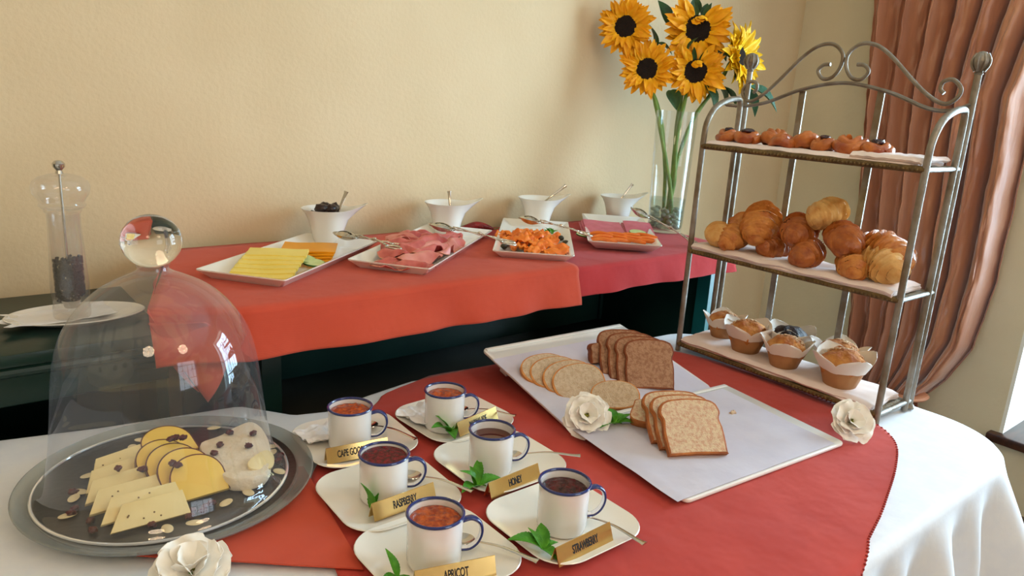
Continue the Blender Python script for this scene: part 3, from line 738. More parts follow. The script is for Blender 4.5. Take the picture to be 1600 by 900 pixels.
def sign(word, end, L_=0.104, h_=0.024, d_=0.018):
    t = bpy.data.objects.new('name_plate', None); COL.objects.link(t); t.empty_display_size = 0.02
    a = math.atan2(h_, d_ / 2)
    V, F = [], []
    th = 0.0009
    prof = [(-d_ / 2, 0), (-0.0006, h_), (0.0006, h_), (d_ / 2, 0), (d_ / 2 - 0.0012, 0), (0, h_ - 0.0022), (-d_ / 2 + 0.0012, 0)]
    for x in (-L_ / 2, L_ / 2): V += [(x, y, z) for y, z in prof]
    k = len(prof)
    for i in range(k): F.append((i, (i + 1) % k, k + (i + 1) % k, k + i))
    F += [(0, 1, 5, 6), (1, 2, 5), (2, 3, 4, 5), (6 + k, 5 + k, 1 + k, k), (5 + k, 2 + k, 1 + k), (5 + k, 4 + k, 3 + k, 2 + k)]
    obj('plate', [(V, F, m_brass)], t, flat=True)
    cu = bpy.data.curves.new('letters', 'FONT'); cu.body = word; cu.size = 0.0155; cu.align_x = 'CENTER'; cu.align_y = 'CENTER'; cu.extrude = 0.0002; cu.space_character = 0.95; cu.offset = 0.0003
    to = bpy.data.objects.new('tmp', cu); COL.objects.link(to)
    bpy.context.view_layer.update(); dg = bpy.context.evaluated_depsgraph_get()
    me = bpy.data.meshes.new_from_object(to.evaluated_get(dg)); bpy.data.objects.remove(to)
    me.materials.clear(); me.materials.append(m_black)
    o = bpy.data.objects.new('lettering', me); COL.objects.link(o); o.parent = t
    up_ = Vector((0, d_ / 2, h_)).normalized(); nn = Vector((0, -up_.z, up_.y))
    m = Matrix.Identity(4)
    for i in range(3): m[i][0] = (1, 0, 0)[i] * 0.52; m[i][1] = up_[i]; m[i][2] = nn[i]
    m.translation = Vector((0.0, -d_ / 4, h_ * 0.5)) + nn * 0.0006
    o.matrix_local = m; o['label'] = 'black engraved lettering'
    return t
def spoon_parts(L_=0.125, bw=0.0135, bl=0.036):
    """bowl at origin end, handle along +x"""
    def f(u, v):
        a = u * 2 * PI; r = v
        x = -bl / 2 * math.cos(a) * r; wy = bw * math.sin(a) * r * (1 - 0.15 * math.cos(a))
        return (x, wy, -0.0055 * (1 - r * r))
    bowl = sheet(28, 8, f, -0.0009)
    hp_ = [(bl / 2 - 0.002, 0, 0.0), (bl / 2 + 0.012, 0, 0.0035), (L_ * 0.5, 0, 0.007), (L_ * 0.8, 0, 0.004), (L_ - 0.01, 0, 0.0035)]
    hd = tube(crv(hp_, 6), lambda t: 0.0022 + 0.0040 * max(0, (t - 0.15)) ** 1.5 + 0.0005 * (t > 0.9), 10, 0.22, upv=(0, 0, 1))
    return bowl, hd
SPB, SPH = spoon_parts()
me_sb = mesh_of('bowl', [wm(SPB, m_steel)], angle=80); me_sh = mesh_of('handle', [wm(SPH, m_steel)], angle=80)
def spoon(label, A, B, group, roll=0, face=None):
    A = Vector(A); B = Vector(B)
    x = (B - A); z = Vector((0, 0, 1)) if abs(x.normalized().z) < 0.9 else Vector((1, 0, 0))
    if face: z = Vector(face)
    t = thing('spoon', label, 'spoon', mw=basis(A, x, z) @ RX(roll), group=group)
    obj('bowl', None, t, me=me_sb); obj('handle', None, t, me=me_sh); return t
def leaf_mesh(l, w_, fold=0.25, serr=0.12, n=10, curl=0.2, m=None, th=0.0):
    def f(u, v):
        s = v; side = (u - 0.5) * 2
        wid = w_ * math.sin(PI * min(1, s * 0.97 + 0.03) ** 0.75) ** 0.9 * (1 - serr * (0.5 + 0.5 * math.cos(s * n * 2 * PI)))
        if s > 0.97: wid = max(wid * 0.3, 0.0002)
        return (side * wid / 2, s * l, abs(side) ** 1.3 * wid * fold + curl * l * math.sin(s * PI) * 0.5 - 0.3 * curl * l * s * s)
    return mesh_of('leaf', [wm(sheet(6, 24, f, 0.0005), m or m_leaf)], angle=70)
me_l1 = leaf_mesh(0.034, 0.017); me_l2 = leaf_mesh(0.028, 0.012, curl=0.35); me_l3 = leaf_mesh(0.040, 0.013, curl=0.1)
def sprig(label, loc, leaves, name='mint_sprig', cat='mint'):
    t = thing(name, label, cat, loc, group=None)
    for az, el, k, s in leaves:
        obj('leaf', None, t, me=(me_l1, me_l2, me_l3)[k], mw=RZ(math.radians(az)) @ RX(math.radians(el)) @ SCL(s * 1.3, s * 1.2, s * 1.2))
    obj('stem', [wm(tube([(0, 0, 0.001), (0.006, -0.004, 0.003), (0.012, -0.008, 0.0015)], 0.0011, 6), m_leaf)], t)
    return t
MUGS = [  # name, mug x,y, saucer x,y, rot, jam, fill, word, sign x,y,rot, spoon A(bowl) B(end)
 ('apricot', 0.468, 0.693, 0.478, 0.700, 0, (m_jam_o, 0.062, 0.0028, 160), 'APRICOT', 0.466, 0.642, -16, (0.521, 0.705), (0.567, 0.592)),
 ('raspberry', 0.491, 0.867, 0.500, 0.868, -2, (m_jam_r, 0.0665, 0.0012, 300), 'RASPBERRY', 0.497, 0.8195, 2, (0.552, 0.890), (0.597, 0.777)),
 ('cape gooseberry', 0.524, 1.042, 0.538, 1.052, -3, (m_jam_o, 0.063, 0.0028, 160), 'CAPE GOOSEBERRY', 0.513, 0.994, -8, (0.583, 1.085), (0.611, 0.978)),
 ('marmalade', 0.700, 1.020, 0.733, 1.035, 4, (m_jam_o, 0.062, 0.0022, 140), 'MARMALADE', 0.745, 0.982, 12, (0.760, 1.058), (0.817, 0.958)),
 ('honey', 0.675, 0.847, 0.703, 0.858, 0, (m_honey, 0.058, 0.0004, 20), 'HONEY', 0.668, 0.7785, 4, (0.728, 0.858), (0.815, 0.774)),
 ('strawberry', 0.662, 0.661, 0.670, 0.668, 0, (m_jam_s, 0.060, 0.0030, 170), 'STRAWBERRY', 0.643, 0.598, 2, (0.700, 0.662), (0.708, 0.566)),
]
JL = {'apricot': 'orange apricot jam filling the mug nearest the viewer', 'raspberry': 'dark red seedy raspberry jam filling its mug to the rim', 'cape gooseberry': 'orange gooseberry jam in the leftmost mug, beside the dome',
      'marmalade': 'amber marmalade in the rearmost mug', 'honey': 'dark brown honey in the middle-right mug', 'strawberry': 'near-black lumpy strawberry jam in the rightmost mug'}
WH = {'apricot': 'nearest the viewer', 'raspberry': 'behind the apricot mug, second nearest at left', 'cape gooseberry': 'leftmost, beside the glass dome', 'marmalade': 'rearmost of the six', 'honey': 'in the middle between marmalade and strawberry', 'strawberry': 'rightmost of the six'}
SZ = TZ + 0.006
for nm, mx, my, sx, sy, rot, jam, word, gx, gy, ga, A, B in MUGS:
    o = obj('saucer', None, me=me_saucer, mw=T(sx, sy, SZ) @ RZ(math.radians(rot)))
    tag(o, 'cream rounded-square saucer holding the %s mug' % nm, 'saucer', 'jam saucers')
    t = thing('enamel_mug', 'white enamel mug with blue rim, %s' % (WH[nm]), 'mug', (mx, my, SZ + 0.0066), math.radians(-27), 'jam mugs')
    obj('body', None, t, me=me_body); obj('rim', None, t, me=me_rim); h = obj('handle', None, t, me=me_handle); obj('handle_inner', None, t, me=me_handle_in)
    jm, jz, ja, jf = jam
    o = obj('honey' if nm == 'honey' else 'jam', [wm(jam_surface(0.0330, jz, ja, jf, len(nm)), jm)], mw=T(mx, my, SZ + 0.0066), angle=80)
    tag(o, JL[nm], 'honey' if nm == 'honey' else 'jam', None, 'stuff')
    s = sign(word, 0); s.matrix_local = T(gx, gy, SZ + 0.0105) @ RZ(math.radians(ga)) @ RX(math.radians(-2)); tag(s, 'brass tent name plate reading %s' % word, 'sign', 'brass name plates')
    d = (Vector(B) - Vector(A)).normalized()
    spoon('steel teaspoon resting on the saucer of the %s mug' % nm, (A[0], A[1], SZ + 0.0145), (A[0] + d.x, A[1] + d.y, SZ + 0.0145 + 0.055), 'teaspoons on the saucers', 0)
sprig('mint sprig leaning on the apricot name plate', (0.408, 0.682, SZ + 0.014), [(20, 60, 2, 0.8), (100, 8, 1, 0.9), (160, 10, 1, 0.8)])
sprig('mint sprig with two upright leaves by the raspberry name plate', (0.458, 0.842, SZ + 0.010), [(100, 70, 2, 1.1), (-55, 62, 2, 1.0), (-60, 20, 1, 0.8), (175, 12, 1, 0.8)])
sprig('large mint sprig in front of the marmalade mug', (0.688, 0.985, SZ + 0.013), [(60, 55, 0, 1.0), (100, 30, 0, 1.2), (-95, 10, 0, 1.1), (160, 12, 0, 1.0), (-20, 40, 0, 1.0)])
sprig('mint sprig with five leaves in front of the honey mug', (0.618, 0.806, SZ + 0.014), [(55, 50, 1, 1.1), (-40, 30, 2, 1.1), (-100, 6, 0, 1.15), (110, 14, 0, 1.0), (-10, 45, 1, 1.0)])
sprig('mint sprig left of the strawberry name plate', (0.598, 0.628, SZ + 0.013), [(60, 22, 0, 1.25), (-35, 30, 0, 0.95), (20, 45, 2, 0.7), (175, 8, 0, 0.8), (-100, 12, 0, 0.6)])
# paper doilies crumpled on two saucers
def crumpled(name, label, x, y, z, w_, h_, rot, amp, seed, m=m_tissue):
    def f(u, v):
        a = (u - 0.5); b = (v - 0.5); k = 1 - 0.12 * math.sin(u * 17 + seed) * math.sin(v * 13)
        return (a * w_ * k, b * h_ * k, amp * (0.5 + nz(u * 3 + seed, v * 3) + 0.5 * nz(u * 7, v * 7 + seed)) + 0.022 * (abs(a) ** 3 + abs(b) ** 3) * 1.2)
    o = obj(name, [wm(sheet(36, 30, f, 0.0006), m)], mw=T(x, y, z) @ RZ(rot), angle=70); tag(o, label, 'napkin'); return o
crumpled('paper_napkin', 'crumpled white paper napkin on the saucer behind the leftmost mug', 0.495, 1.090, SZ + 0.012, 0.075, 0.055, 0.2, 0.008, 3)
crumpled('paper_napkin', 'crumpled white paper napkin left of the marmalade mug', 0.678, 1.063, SZ + 0.012, 0.06, 0.075, 0.2, 0.009, 8)

# ------------------------------------------------------------ bread boards and bread
def board(name, label, FL, FR, depth, zf, zb, feet=0):
    FL = Vector(FL); FR = Vector(FR); x = (FR - FL); wd = x.length; x.normalize()
    y = Vector((-x.y, x.x)); rise = zb - zf; l2 = math.sqrt(depth ** 2 - rise ** 2)
    yv = Vector((y.x * l2, y.y * l2, rise)).normalized()
    xv = Vector((x.x, x.y, 0)); zv = xv.cross(yv)
    m = Matrix.Identity(4)
    for i in range(3): m[i][0] = xv[i]; m[i][1] = yv[i]; m[i][2] = zv[i]
    m.translation = Vector((FL.x, FL.y, zf)); t = thing(name, label, 'tray', mw=m)
    g = prism([(a + wd / 2, b + depth / 2) for a, b in rrect(wd, depth, 0.012, 5)], 0.007, 0.0025)
    obj('platter', [wm(xf(g, T(0, 0, -0.007)), m_porc)], t)
    obj('lip', [wm(box(0.006, wd - 0.006, depth - 0.014, depth - 0.004, 0, 0.0022, 0.001), m_porc)], t)
    if feet:
        for fx in (0.05, wd - 0.05):
            obj('foot', [wm(xf(box(-0.012, 0.012, -0.012, 0.012, -feet, 0, 0.003), T(fx, depth - 0.04, -0.006)), m_porc)], t)
    return t, m, wd
b1, mb1, wd1 = board('bread_board', 'white rectangular platter at the back with oval and brown bread slices', (0.895, 0.897), (1.308, 0.880), 0.300, 0.7625, 0.824, 0.042)
b2, mb2, wd2 = board('bread_board', 'white rectangular platter at the front with pale bread slices', (0.872, 0.604), (1.300, 0.572), 0.288, 0.7635, 0.775)
def paper(label, m, x0, x1, y0, y1, seed):
    def f(u, v):
        x = x0 + (x1 - x0) * u; y = y0 + (y1 - y0) * v
        dr = max(0, -x) * 0.35 + max(0, -y) * 0.3
        return (x, y, 0.0012 + 0.0016 * (0.6 + nz(x * 14, y * 14, seed)) - dr * 0.25)
    o = obj('baking_paper', [wm(sheet(50, 40, f, 0.0003), m_paper)], mw=m, angle=80); tag(o, label, 'paper'); return o
paper('sheet of greyish baking paper lining the rear bread platter', mb1, -0.004, wd1 - 0.010, -0.004, 0.252, 1)
paper('sheet of greyish baking paper lining the front bread platter', mb2, -0.016, wd2 - 0.030, 0.004, 0.268, 2)
def loaf_outline(w_, h_):
    P = [(-w_ * 0.47, 0.004, 0), (-w_ * 0.44, 0, 0), (0, 0.0015, 0), (w_ * 0.44, 0, 0), (w_ * 0.47, 0.004, 0), (w_ * 0.485, h_ * 0.4, 0), (w_ * 0.46, h_ * 0.62, 0), (w_ * 0.5, h_ * 0.76, 0), (w_ * 0.43, h_ * 0.93, 0), (w_ * 0.2, h_ * 1.0, 0), (-w_ * 0.2, h_ * 1.0, 0), (-w_ * 0.43, h_ * 0.93, 0), (-w_ * 0.5, h_ * 0.76, 0), (-w_ * 0.46, h_ * 0.62, 0), (-w_ * 0.485, h_ * 0.4, 0)]
    return [(p.x, p.y) for p in crv(P, 4, True)]
def oval_outline(w_, h_):
    P = []
    for i in range(40):
        a = 2 * PI * i / 40; c, s = math.cos(a), math.sin(a)
        P.append((w_ / 2 * math.copysign(abs(c) ** 0.85, c), h_ / 2 + h_ / 2 * math.copysign(abs(s) ** (0.7 if s < 0 else 1.0), s)))
    return P
def bread(label, group, out, t_, mc, mk, x, y, z, ang, tilt, roll=0, thick_in=0.004):
    m = lean(x, y, z, math.radians(ang), math.radians(tilt)) @ RZ(math.radians(roll))
    t = thing('bread_slice', label, 'bread', mw=m, group=group)
    cx = sum(p[0] for p in out) / len(out); cy = sum(p[1] for p in out) / len(out)
    k = 1 - 0.06
    inn = [(cx + (a - cx) * k, cy + (b - cy) * k) for a, b in out]
    # crust: outer band; crumb: the two faces, roughened
    V = []; F = []; n = len(out)
    for (a, b), (c, d) in zip(out, inn):
        j = 0.0006 * nz(a * 300, b * 300)
        V += [(a + j, b + j, 0.001), (a + j, b + j, t_ - 0.001), (c, d, t_), (c, d, 0.0)]
    for i in range(n):
        l = (i + 1) % n
        for q in range(3): F.append((i * 4 + q, l * 4 + q, l * 4 + q + 1, i * 4 + q + 1)) if q != 2 else None
        F.append((i * 4 + 3, l * 4 + 3, l * 4, i * 4))
    obj('crust', [(V, F, mk)], t, angle=60)
    V = []; F = []; K_ = 9
    for sgn, z0 in ((1, t_), (-1, 0.0)):
        base = len(V)
        for j in range(K_ + 1):
            s = 1 - j / K_
            for a, b in inn:
                xx = cx + (a - cx) * s; yy = cy + (b - cy) * s
                V.append((xx, yy, z0 + sgn * (0 if j == 0 else 0.0007 * nz(xx * 160, yy * 160, t_ * 100 + x * 30))))
        for j in range(K_):
            for i in range(n):
                l = (i + 1) % n; q = (base + j * n + i, base + j * n + l, base + (j + 1) * n + l, base + (j + 1) * n + i)
                F.append(q if sgn > 0 else tuple(reversed(q)))
    obj('crumb', [(V, F, mc)], t, angle=80)
    return t
LB = loaf_outline(0.108, 0.106); LW = loaf_outline(0.114, 0.102); OV = oval_outline(0.112, 0.078); OV2 = oval_outline(0.098, 0.062)
g = 'brown bread slices'
# rear platter, brown loaf (front to back)
for i, (x, y, z, an, tl, lb) in enumerate([(1.158, 0.930, 0.7700, -34, 30, 'front brown bread slice showing its full face on the rear platter'), (1.150, 0.948, 0.7735, -33, 33, 'second brown bread slice from the front on the rear platter'),
        (1.146, 0.968, 0.778, -33, 37, 'third brown bread slice from the front on the rear platter'), (1.143, 0.990, 0.782, -32, 42, 'rearmost large brown bread slice on the rear platter')]):
    bread(lb, g, LB, 0.011, m_crumb_b, m_crust_b, x, y, z, an, tl)
bread('small brown bread heel at the back left of the brown slices', g, loaf_outline(0.050, 0.045), 0.022, m_crumb_b, m_crust_b, 1.128, 1.055, 0.7935, -20, 22)
g = 'oval pale bread slices'
for x, y, z, an, tl, ro, lb in [(0.994, 0.958, 0.7725, -28, 48, 12, 'front oval pale bread slice in the left stack'), (0.987, 0.978, 0.777, -26, 52, 12, 'second oval pale bread slice from the front in the left stack'),
        (0.975, 1.004, 0.7825, -24, 58, 10, 'third oval pale bread slice from the front in the left stack'), (0.968, 1.024, 0.787, -18, 62, 8, 'rearmost oval pale bread slice in the left stack')]:
    bread(lb, g, OV, 0.010, m_crumb_w, m_crust_w, x, y, z, an, tl, ro)
bread('small oval bread slice lying behind the white flower', g, OV2, 0.011, m_crumb_w, m_crust_w, 1.018, 0.893, 0.7685, -40, 50, 4)
g = 'pale sandwich bread slices'
for x, y, z, an, tl, lb in [(1.000, 0.684, 0.7680, -28, 46, 'front pale bread slice showing its full face on the front platter'), (1.004, 0.706, 0.7690, -29, 49, 'second pale bread slice from the front on the front platter'), (1.008, 0.728, 0.7700, -30, 52, 'third pale bread slice from the front on the front platter')]:
    bread(lb, g, LW, 0.012, m_crumb_t, m_crust_t, x, y, z, an, tl)
bread('triangular end piece of pale bread left of the pale slices', g, [(p.x, p.y) for p in crv([(-0.035, 0.0, 0), (0.03, 0, 0), (0.034, 0.02, 0), (0.02, 0.04, 0), (-0.03, 0.045, 0), (-0.038, 0.03, 0)], 5, True)], 0.026, m_crumb_t, m_crust_t, 1.008, 0.795, 0.7715, -55, 55)
o = obj('bread_crumb', [wm(merge(xf(sphere(0.006, 10, 6, 1.4, 0.9, 0.5, 0.6, 9, 2), T(0, 0, 0)), xf(sphere(0.003, 8, 6), T(0.009, 0.004, -0.001))), m_crumb_t)], mw=T(1.206, 0.756, 0.7738)); tag(o, 'small crumb of bread lying alone on the front baking paper', 'crumb')

# ------------------------------------------------------------ white flowers
def petal_geo(l, w_, cup, ruff, seed):
    def f(u, v):
        s = (u - 0.5) * 2; wid = w_ * (0.25 + 0.75 * math.sin(PI * min(1, v * 0.62)) ** 0.8)
        if v > 0.9: wid *= 1 - (v - 0.9) * 2.0
        return (s * wid / 2, l * v * (1 - 0.10 * s * s * v), cup * l * math.sin(v * PI * 0.5) * (0.6 + 0.4 * abs(s)) + ruff * l * v * math.sin(s * 5 + seed) * 0.6 + ruff * l * nz(s * 2, v * 3, seed) * v)
    return mesh_of('petal', [wm(sheet(10, 10, f, 0.0004), m_wpetal)], angle=80)
PG = [petal_geo(0.033, 0.044, 0.20, 0.07, 1), petal_geo(0.030, 0.040, 0.34, 0.08, 5), petal_geo(0.024, 0.030, 0.50, 0.08, 9)]
def white_flower(label, loc, nrm, sc, seed):
    z = Vector(nrm).normalized(); x = z.orthogonal().normalized()
    t = thing('white_flower', label, 'flower', mw=basis(loc, x, z) @ SCL(sc, sc, sc)); r = random.Random(seed)
    for lay, (n, el, me_, off) in enumerate([(7, 2, PG[0], 0), (6, 20, PG[1], 0.3), (4, 40, PG[2], 0.6)]):
        for k in range(n):
            obj('petal', None, t, me=me_, mw=RZ(2 * PI * k / n + off + r.uniform(-0.15, 0.15)) @ RX(math.radians(el + r.uniform(-7, 7))) @ T(0, 0.001, 0.0005 * lay) @ SCL(r.uniform(0.92, 1.1), r.uniform(0.92, 1.1), 1))
    obj('pistil', [wm(merge(*[xf(sphere(0.0016, 6, 4), T(0.003 * math.cos(a * 2.4) * (a % 3) / 2, 0.003 * math.sin(a * 2.4) * (a % 3) / 2, 0.006 + 0.002 * (a % 2))) for a in range(12)]), m_pist)], t)
    obj('calyx', [wm(lathe([(0, -0.006), (0.004, -0.005), (0.007, 0.0), (0.002, 0.003)], 10), m_leaf)], t)
    return t
white_flower('white ruffled flower at the left corner between the two bread platters', (0.910, 0.868, 0.792), (-0.5, -0.62, 0.62), 1.25, 1)
white_flower('white ruffled flower at the right corner of the front platter by the rack', (1.345, 0.592, 0.785), (-0.45, -0.62, 0.62), 1.22, 2)
white_flower('white ruffled flower cut off by the lower edge, in front of the glass plate', (0.205, 0.820, 0.775), (-0.1, -0.25, 0.95), 1.3, 3)
sprig('dark mint sprig lying beside the flower on the front platter', (0.958, 0.842, 0.776), [(-130, 8, 0, 1.0), (100, 12, 0, 1.15), (-30, 26, 1, 1.2), (-70, 14, 0, 0.95), (20, 55, 1, 1.1), (-100, 20, 2, 0.9)])
me_l4 = leaf_mesh(0.062, 0.022, serr=0.0, curl=0.18)
t = thing('green_leaf', 'two long green leaves behind the white flower at the rack foot', 'leaf', (1.372, 0.607, TZ + 0.012))
obj('leaf', None, t, me=me_l4, mw=RZ(math.radians(-62)) @ RX(0.18)); obj('leaf', None, t, me=me_l4, mw=T(-0.008, 0, -0.003) @ RZ(math.radians(-95)) @ RX(0.05) @ SCL(0.8, 0.8, 0.8))

# ------------------------------------------------------------ baker's rack
FX, BX, Y0, Y1 = 1.462, 1.612, 0.592, 1.098     # front plane, rear plane, right end, left end
rk = thing('bakery_rack', 'three-tier aged iron stand with scrolled back holding pastries, croissants and muffins', 'rack', (1.537, 0.845, TZ + 0.003))
RO = Vector((1.537, 0.845, TZ + 0.003))
def rl(P): return [Vector(p) - RO for p in P]
def rp(name, P, r, n=10, flat=1.0, upv=None, m=None, label=None): return obj(name, [wm(tube(rl(P), r, n, flat, upv), m or m_iron)], rk, angle=50, label=label)
SHZ = [0.772, 1.012, 1.264]
for y in (Y0, Y1):
    rp('side_frame', [(FX, y, TZ + 0.003), (FX, y, 1.27)] + [tuple(p) for p in crv([(FX, y, 1.27), (FX + 0.004, y, 1.315), (FX + 0.03, y, 1.353), (FX + 0.075, y, 1.372), (BX - 0.036, y, 1.377), (BX - 0.024, y, 1.368), (BX - 0.022, y, 1.34)], 6)][1:] + [(BX - 0.022, y, TZ + 0.003)], 0.0068, 10)
    rp('rear_post', [(BX, y, TZ + 0.003), (BX, y, 1.445)], 0.0068)
    obj('foot', [wm(xf(lathe([(0, 0), (0.010, 0), (0.011, 0.004), (0.008, 0.010), (0, 0.011)], 12), T(*(Vector((BX, y, TZ + 0.003)) - RO))), m_iron)], rk)
    fz = Vector((BX, y, 1.445)) - RO
    f = obj('finial', [wm(xf(lathe([(0.007, -0.004), (0.012, 0.0), (0.009, 0.004), (0.013, 0.010), (0.020, 0.020), (0.0215, 0.030), (0.017, 0.041), (0.009, 0.047), (0.0, 0.049)], 18), T(*fz) @ SCL(0.72, 0.72, 0.86)), m_iron)], rk)
    for k in range(8):
        a = k * PI / 4
        obj('lobe', [wm(xf(tube(crv([(0.012, 0, 0.006), (0.021, 0, 0.018), (0.0225, 0, 0.030), (0.014, 0, 0.043)], 4), 0.0034, 6, cap=True), T(*fz) @ SCL(0.72, 0.72, 0.86) @ RZ(a)), m_iron)], f)
    for i, z in enumerate(SHZ):
        rp('side_rail', [(FX, y, z), (BX, y, z)], 0.0055, 8)
rp('top_arch', [tuple(p) for p in crv([(BX - 0.003, 1.150, 1.362), (BX - 0.003, Y1, 1.362), (BX - 0.003, 1.036, 1.374), (BX - 0.003, 0.95, 1.406), (BX - 0.003, 0.853, 1.422), (BX - 0.003, 0.755, 1.406), (BX - 0.003, 0.675, 1.378), (BX - 0.003, 0.63, 1.374), (BX - 0.003, Y0, 1.388)], 8)], 0.0075, 8, 0.55, upv=(0, 0, 1))
SR = [(0.832, 1.461), (0.815, 1.459), (0.805, 1.446), (0.819, 1.430), (0.841, 1.434), (0.856, 1.456), (0.856, 1.483), (0.832, 1.503), (0.797, 1.5), (0.76, 1.476), (0.712, 1.432), (0.675, 1.402), (0.642, 1.387), (0.621, 1.398), (0.616, 1.416), (0.633, 1.433), (0.651, 1.429), (0.654, 1.415), (0.646, 1.407)]
for s in (1, -1):
    P = [(BX - 0.003, y if s > 0 else 0.8625 * 2 - y, z + (0 if s > 0 else 0.0)) for y, z in SR]
    if s < 0: P = [(x, y, z - max(0, y - 0.95) * 0.10) for x, y, z in P]
    rp('scroll', [tuple(p) for p in crv(P, 6)], 0.0042, 8)
for y in (0.952, 0.772):
    zt = 1.402 if y > 0.9 else 1.408
    obj('back_bar', [wm(box(BX + 0.000 - RO.x, BX + 0.0045 - RO.x, y - 0.0075 - RO.y, y + 0.0075 - RO.y, SHZ[0] - RO.z, zt - RO.z, 0.001), m_iron)], rk)
for i, z in enumerate(SHZ):
    s = obj('shelf', [wm(box(FX + 0.004 - RO.x, BX - 0.024 - RO.x, Y0 - RO.y, Y1 - RO.y, z - 0.001 - RO.z, z + 0.002 - RO.z, 0.0005), m_iron_g)], rk)
    rp('front_rail', [(FX - 0.001, Y0, z), (FX - 0.001, Y1, z)], 0.0068, 8, m=m_iron_g)
    rp('rear_rail', [(BX - 0.02, Y0, z), (BX - 0.02, Y1, z)], 0.005, 8)
    bd = [xf(sphere(0.0030, 6, 4), T(FX - 0.0075 - RO.x, Y0 + 0.012 + k * 0.0085 - RO.y, z - 0.001 - RO.z)) for k in range(58)]
    obj('rope_edging', [wm(merge(*bd), m_iron_g)], rk, kind='stuff')

def napkin(label, z, y0, y1, x0, x1, layers, seed, front=0.008):
    t = None; V = []; parts = []
    for k in range(layers):
        def f(u, v):
            y = y0 + (y1 - y0) * u + 0.006 * nz(v * 2, k, seed); x = x0 + (x1 - x0) * v + 0.005 * nz(u * 5, k * 3, seed) - 0.004 * k
            zz = z + 0.0045 + k * 0.0062 + 0.003 * nz(u * 9, v * 4, seed + k)
            if v < 0.06: zz -= (0.06 - v) * front * 12
            if u < 0.03: zz -= (0.03 - u) * 0.12
            return (x, y, zz)
        parts.append(wm(sheet(70, 16, f, 0.0055), m_napkin))
    o = obj('napkin', parts, angle=70); tag(o, label, 'napkin', 'napkins lining the rack'); return o
napkin('pale pink folded napkin under the pastries on the top tier', SHZ[2] + 0.004, 0.610, 1.088, FX + 0.001, BX - 0.03, 1, 1)
napkin('second folded napkin layered at the right end of the top tier', SHZ[2] + 0.0115, 0.602, 0.74, FX + 0.000, BX - 0.03, 1, 12)
napkin('pale pink folded napkin under the croissants on the middle tier', SHZ[1] + 0.004, 0.606, 1.088, FX - 0.004, BX - 0.028, 2, 5)
napkin('pale pink folded napkin under the muffins on the bottom tier', SHZ[0] + 0.004, 0.606, 1.088, FX + 0.000, BX - 0.028, 2, 9)

# ------------------------------------------------------------ croissants
def croissant_geo(L_, R_, bend, seed, wraps=4):
    NU, NS = 150, 40; V = []; F = []
    for i in range(NU + 1):
        t = -1 + 2 * i / NU; a = abs(t)
        base = max(0.0, 1 - a ** 2.6) ** 0.55
        ang = t * bend; cx = L_ / 2 / max(bend, 0.01) * math.sin(ang); cy = -L_ / 2 / max(bend, 0.01) * (1 - math.cos(ang))
        d = Vector((math.cos(ang), -math.sin(ang), 0)); s = Vector((d.y, -d.x, 0))
        for k in range(NS):
            b = 2 * PI * k / NS
            # the rolled leaves lie as diagonal overlapping bands
            st = a * wraps + 0.35 + 0.30 * math.sin(b + seed) * (1 if t > 0 else -1) + 0.12 * nz(t * 3, math.sin(b) * 2, seed); fr = st - math.floor(st)
            step = 1 - 0.23 * fr ** 1.2 + 0.11 * math.exp(-((fr - 0.06) / 0.08) ** 2)
            fine = 0.012 * math.sin(a * 95 + 6 * math.sin(b + seed) * (1 if t > 0 else -1))
            r = R_ * (0.12 + 0.88 * base) * step * (1.04 - 0.10 * a) * (1 + fine)
            rr = r * (1 + 0.12 * nz(t * 2.2, math.cos(b) * 1.3, math.sin(b) * 1.3 + seed)) * (1 + 0.025 * math.sin(3 * b + 5 * t + seed))
            fl = 0.84 if math.sin(b) < 0 else 1.0
            V.append(Vector((cx, cy, 0)) + s * math.cos(b) * rr + Vector((0, 0, 1)) * math.sin(b) * rr * 0.92 * fl)
    for i in range(NU):
        for k in range(NS): l = (k + 1) % NS; F.append((i * NS + k, i * NS + l, (i + 1) * NS + l, (i + 1) * NS + k))
    F.append(tuple(range(NS))); F.append(tuple(reversed([NU * NS + k for k in range(NS)])))
    return V, F
CRO = [  # x, y, z(centre), yaw, pitch, length, radius, mat, label
 (1.506, 1.052, 1.054, 215, 6, 0.110, 0.027, m_croi_l, 'leftmost croissant, lying on the napkin with a pale left side'),
 (1.560, 1.020, 1.078, 200, 10, 0.105, 0.030, m_croi, 'croissant half hidden behind the left pile, against the rear posts'),
 (1.506, 1.006, 1.058, 205, 12, 0.115, 0.028, m_croi, 'small-ended croissant second from the left in the bottom row'),
 (1.522, 0.952, 1.100, 208, 26, 0.130, 0.037, m_croi, 'big upright croissant topping the left pile'),
 (1.540, 0.925, 1.050, 200, 4, 0.120, 0.030, m_croi_d, 'dark croissant beneath the big one of the left pile'),
 (1.530, 0.860, 1.096, 212, 14, 0.115, 0.033, m_croi_d, 'brown croissant in the middle, resting between the two piles'),
 (1.510, 0.822, 1.055, 204, 6, 0.120, 0.030, m_croi_d, 'croissant at the bottom centre with its round tip forward'),
 (1.530, 0.800, 1.143, 178, 4, 0.100, 0.032, m_croi_l, 'palest croissant on top of the right pile'),
 (1.522, 0.752, 1.096, 228, 12, 0.120, 0.034, m_croi_d, 'glossy dark brown croissant right of centre'),
 (1.556, 0.675, 1.085, 250, 10, 0.125, 0.036, m_croi, 'large crescent croissant at the back right of the tier'),
 (1.506, 0.712, 1.053, 215, 6, 0.110, 0.029, m_croi, 'croissant at the front right with a blunt golden tip'),
 (1.510, 0.660, 1.063, 258, 6, 0.105, 0.033, m_croi_l, 'pale flaky croissant beside the right front post'),
]
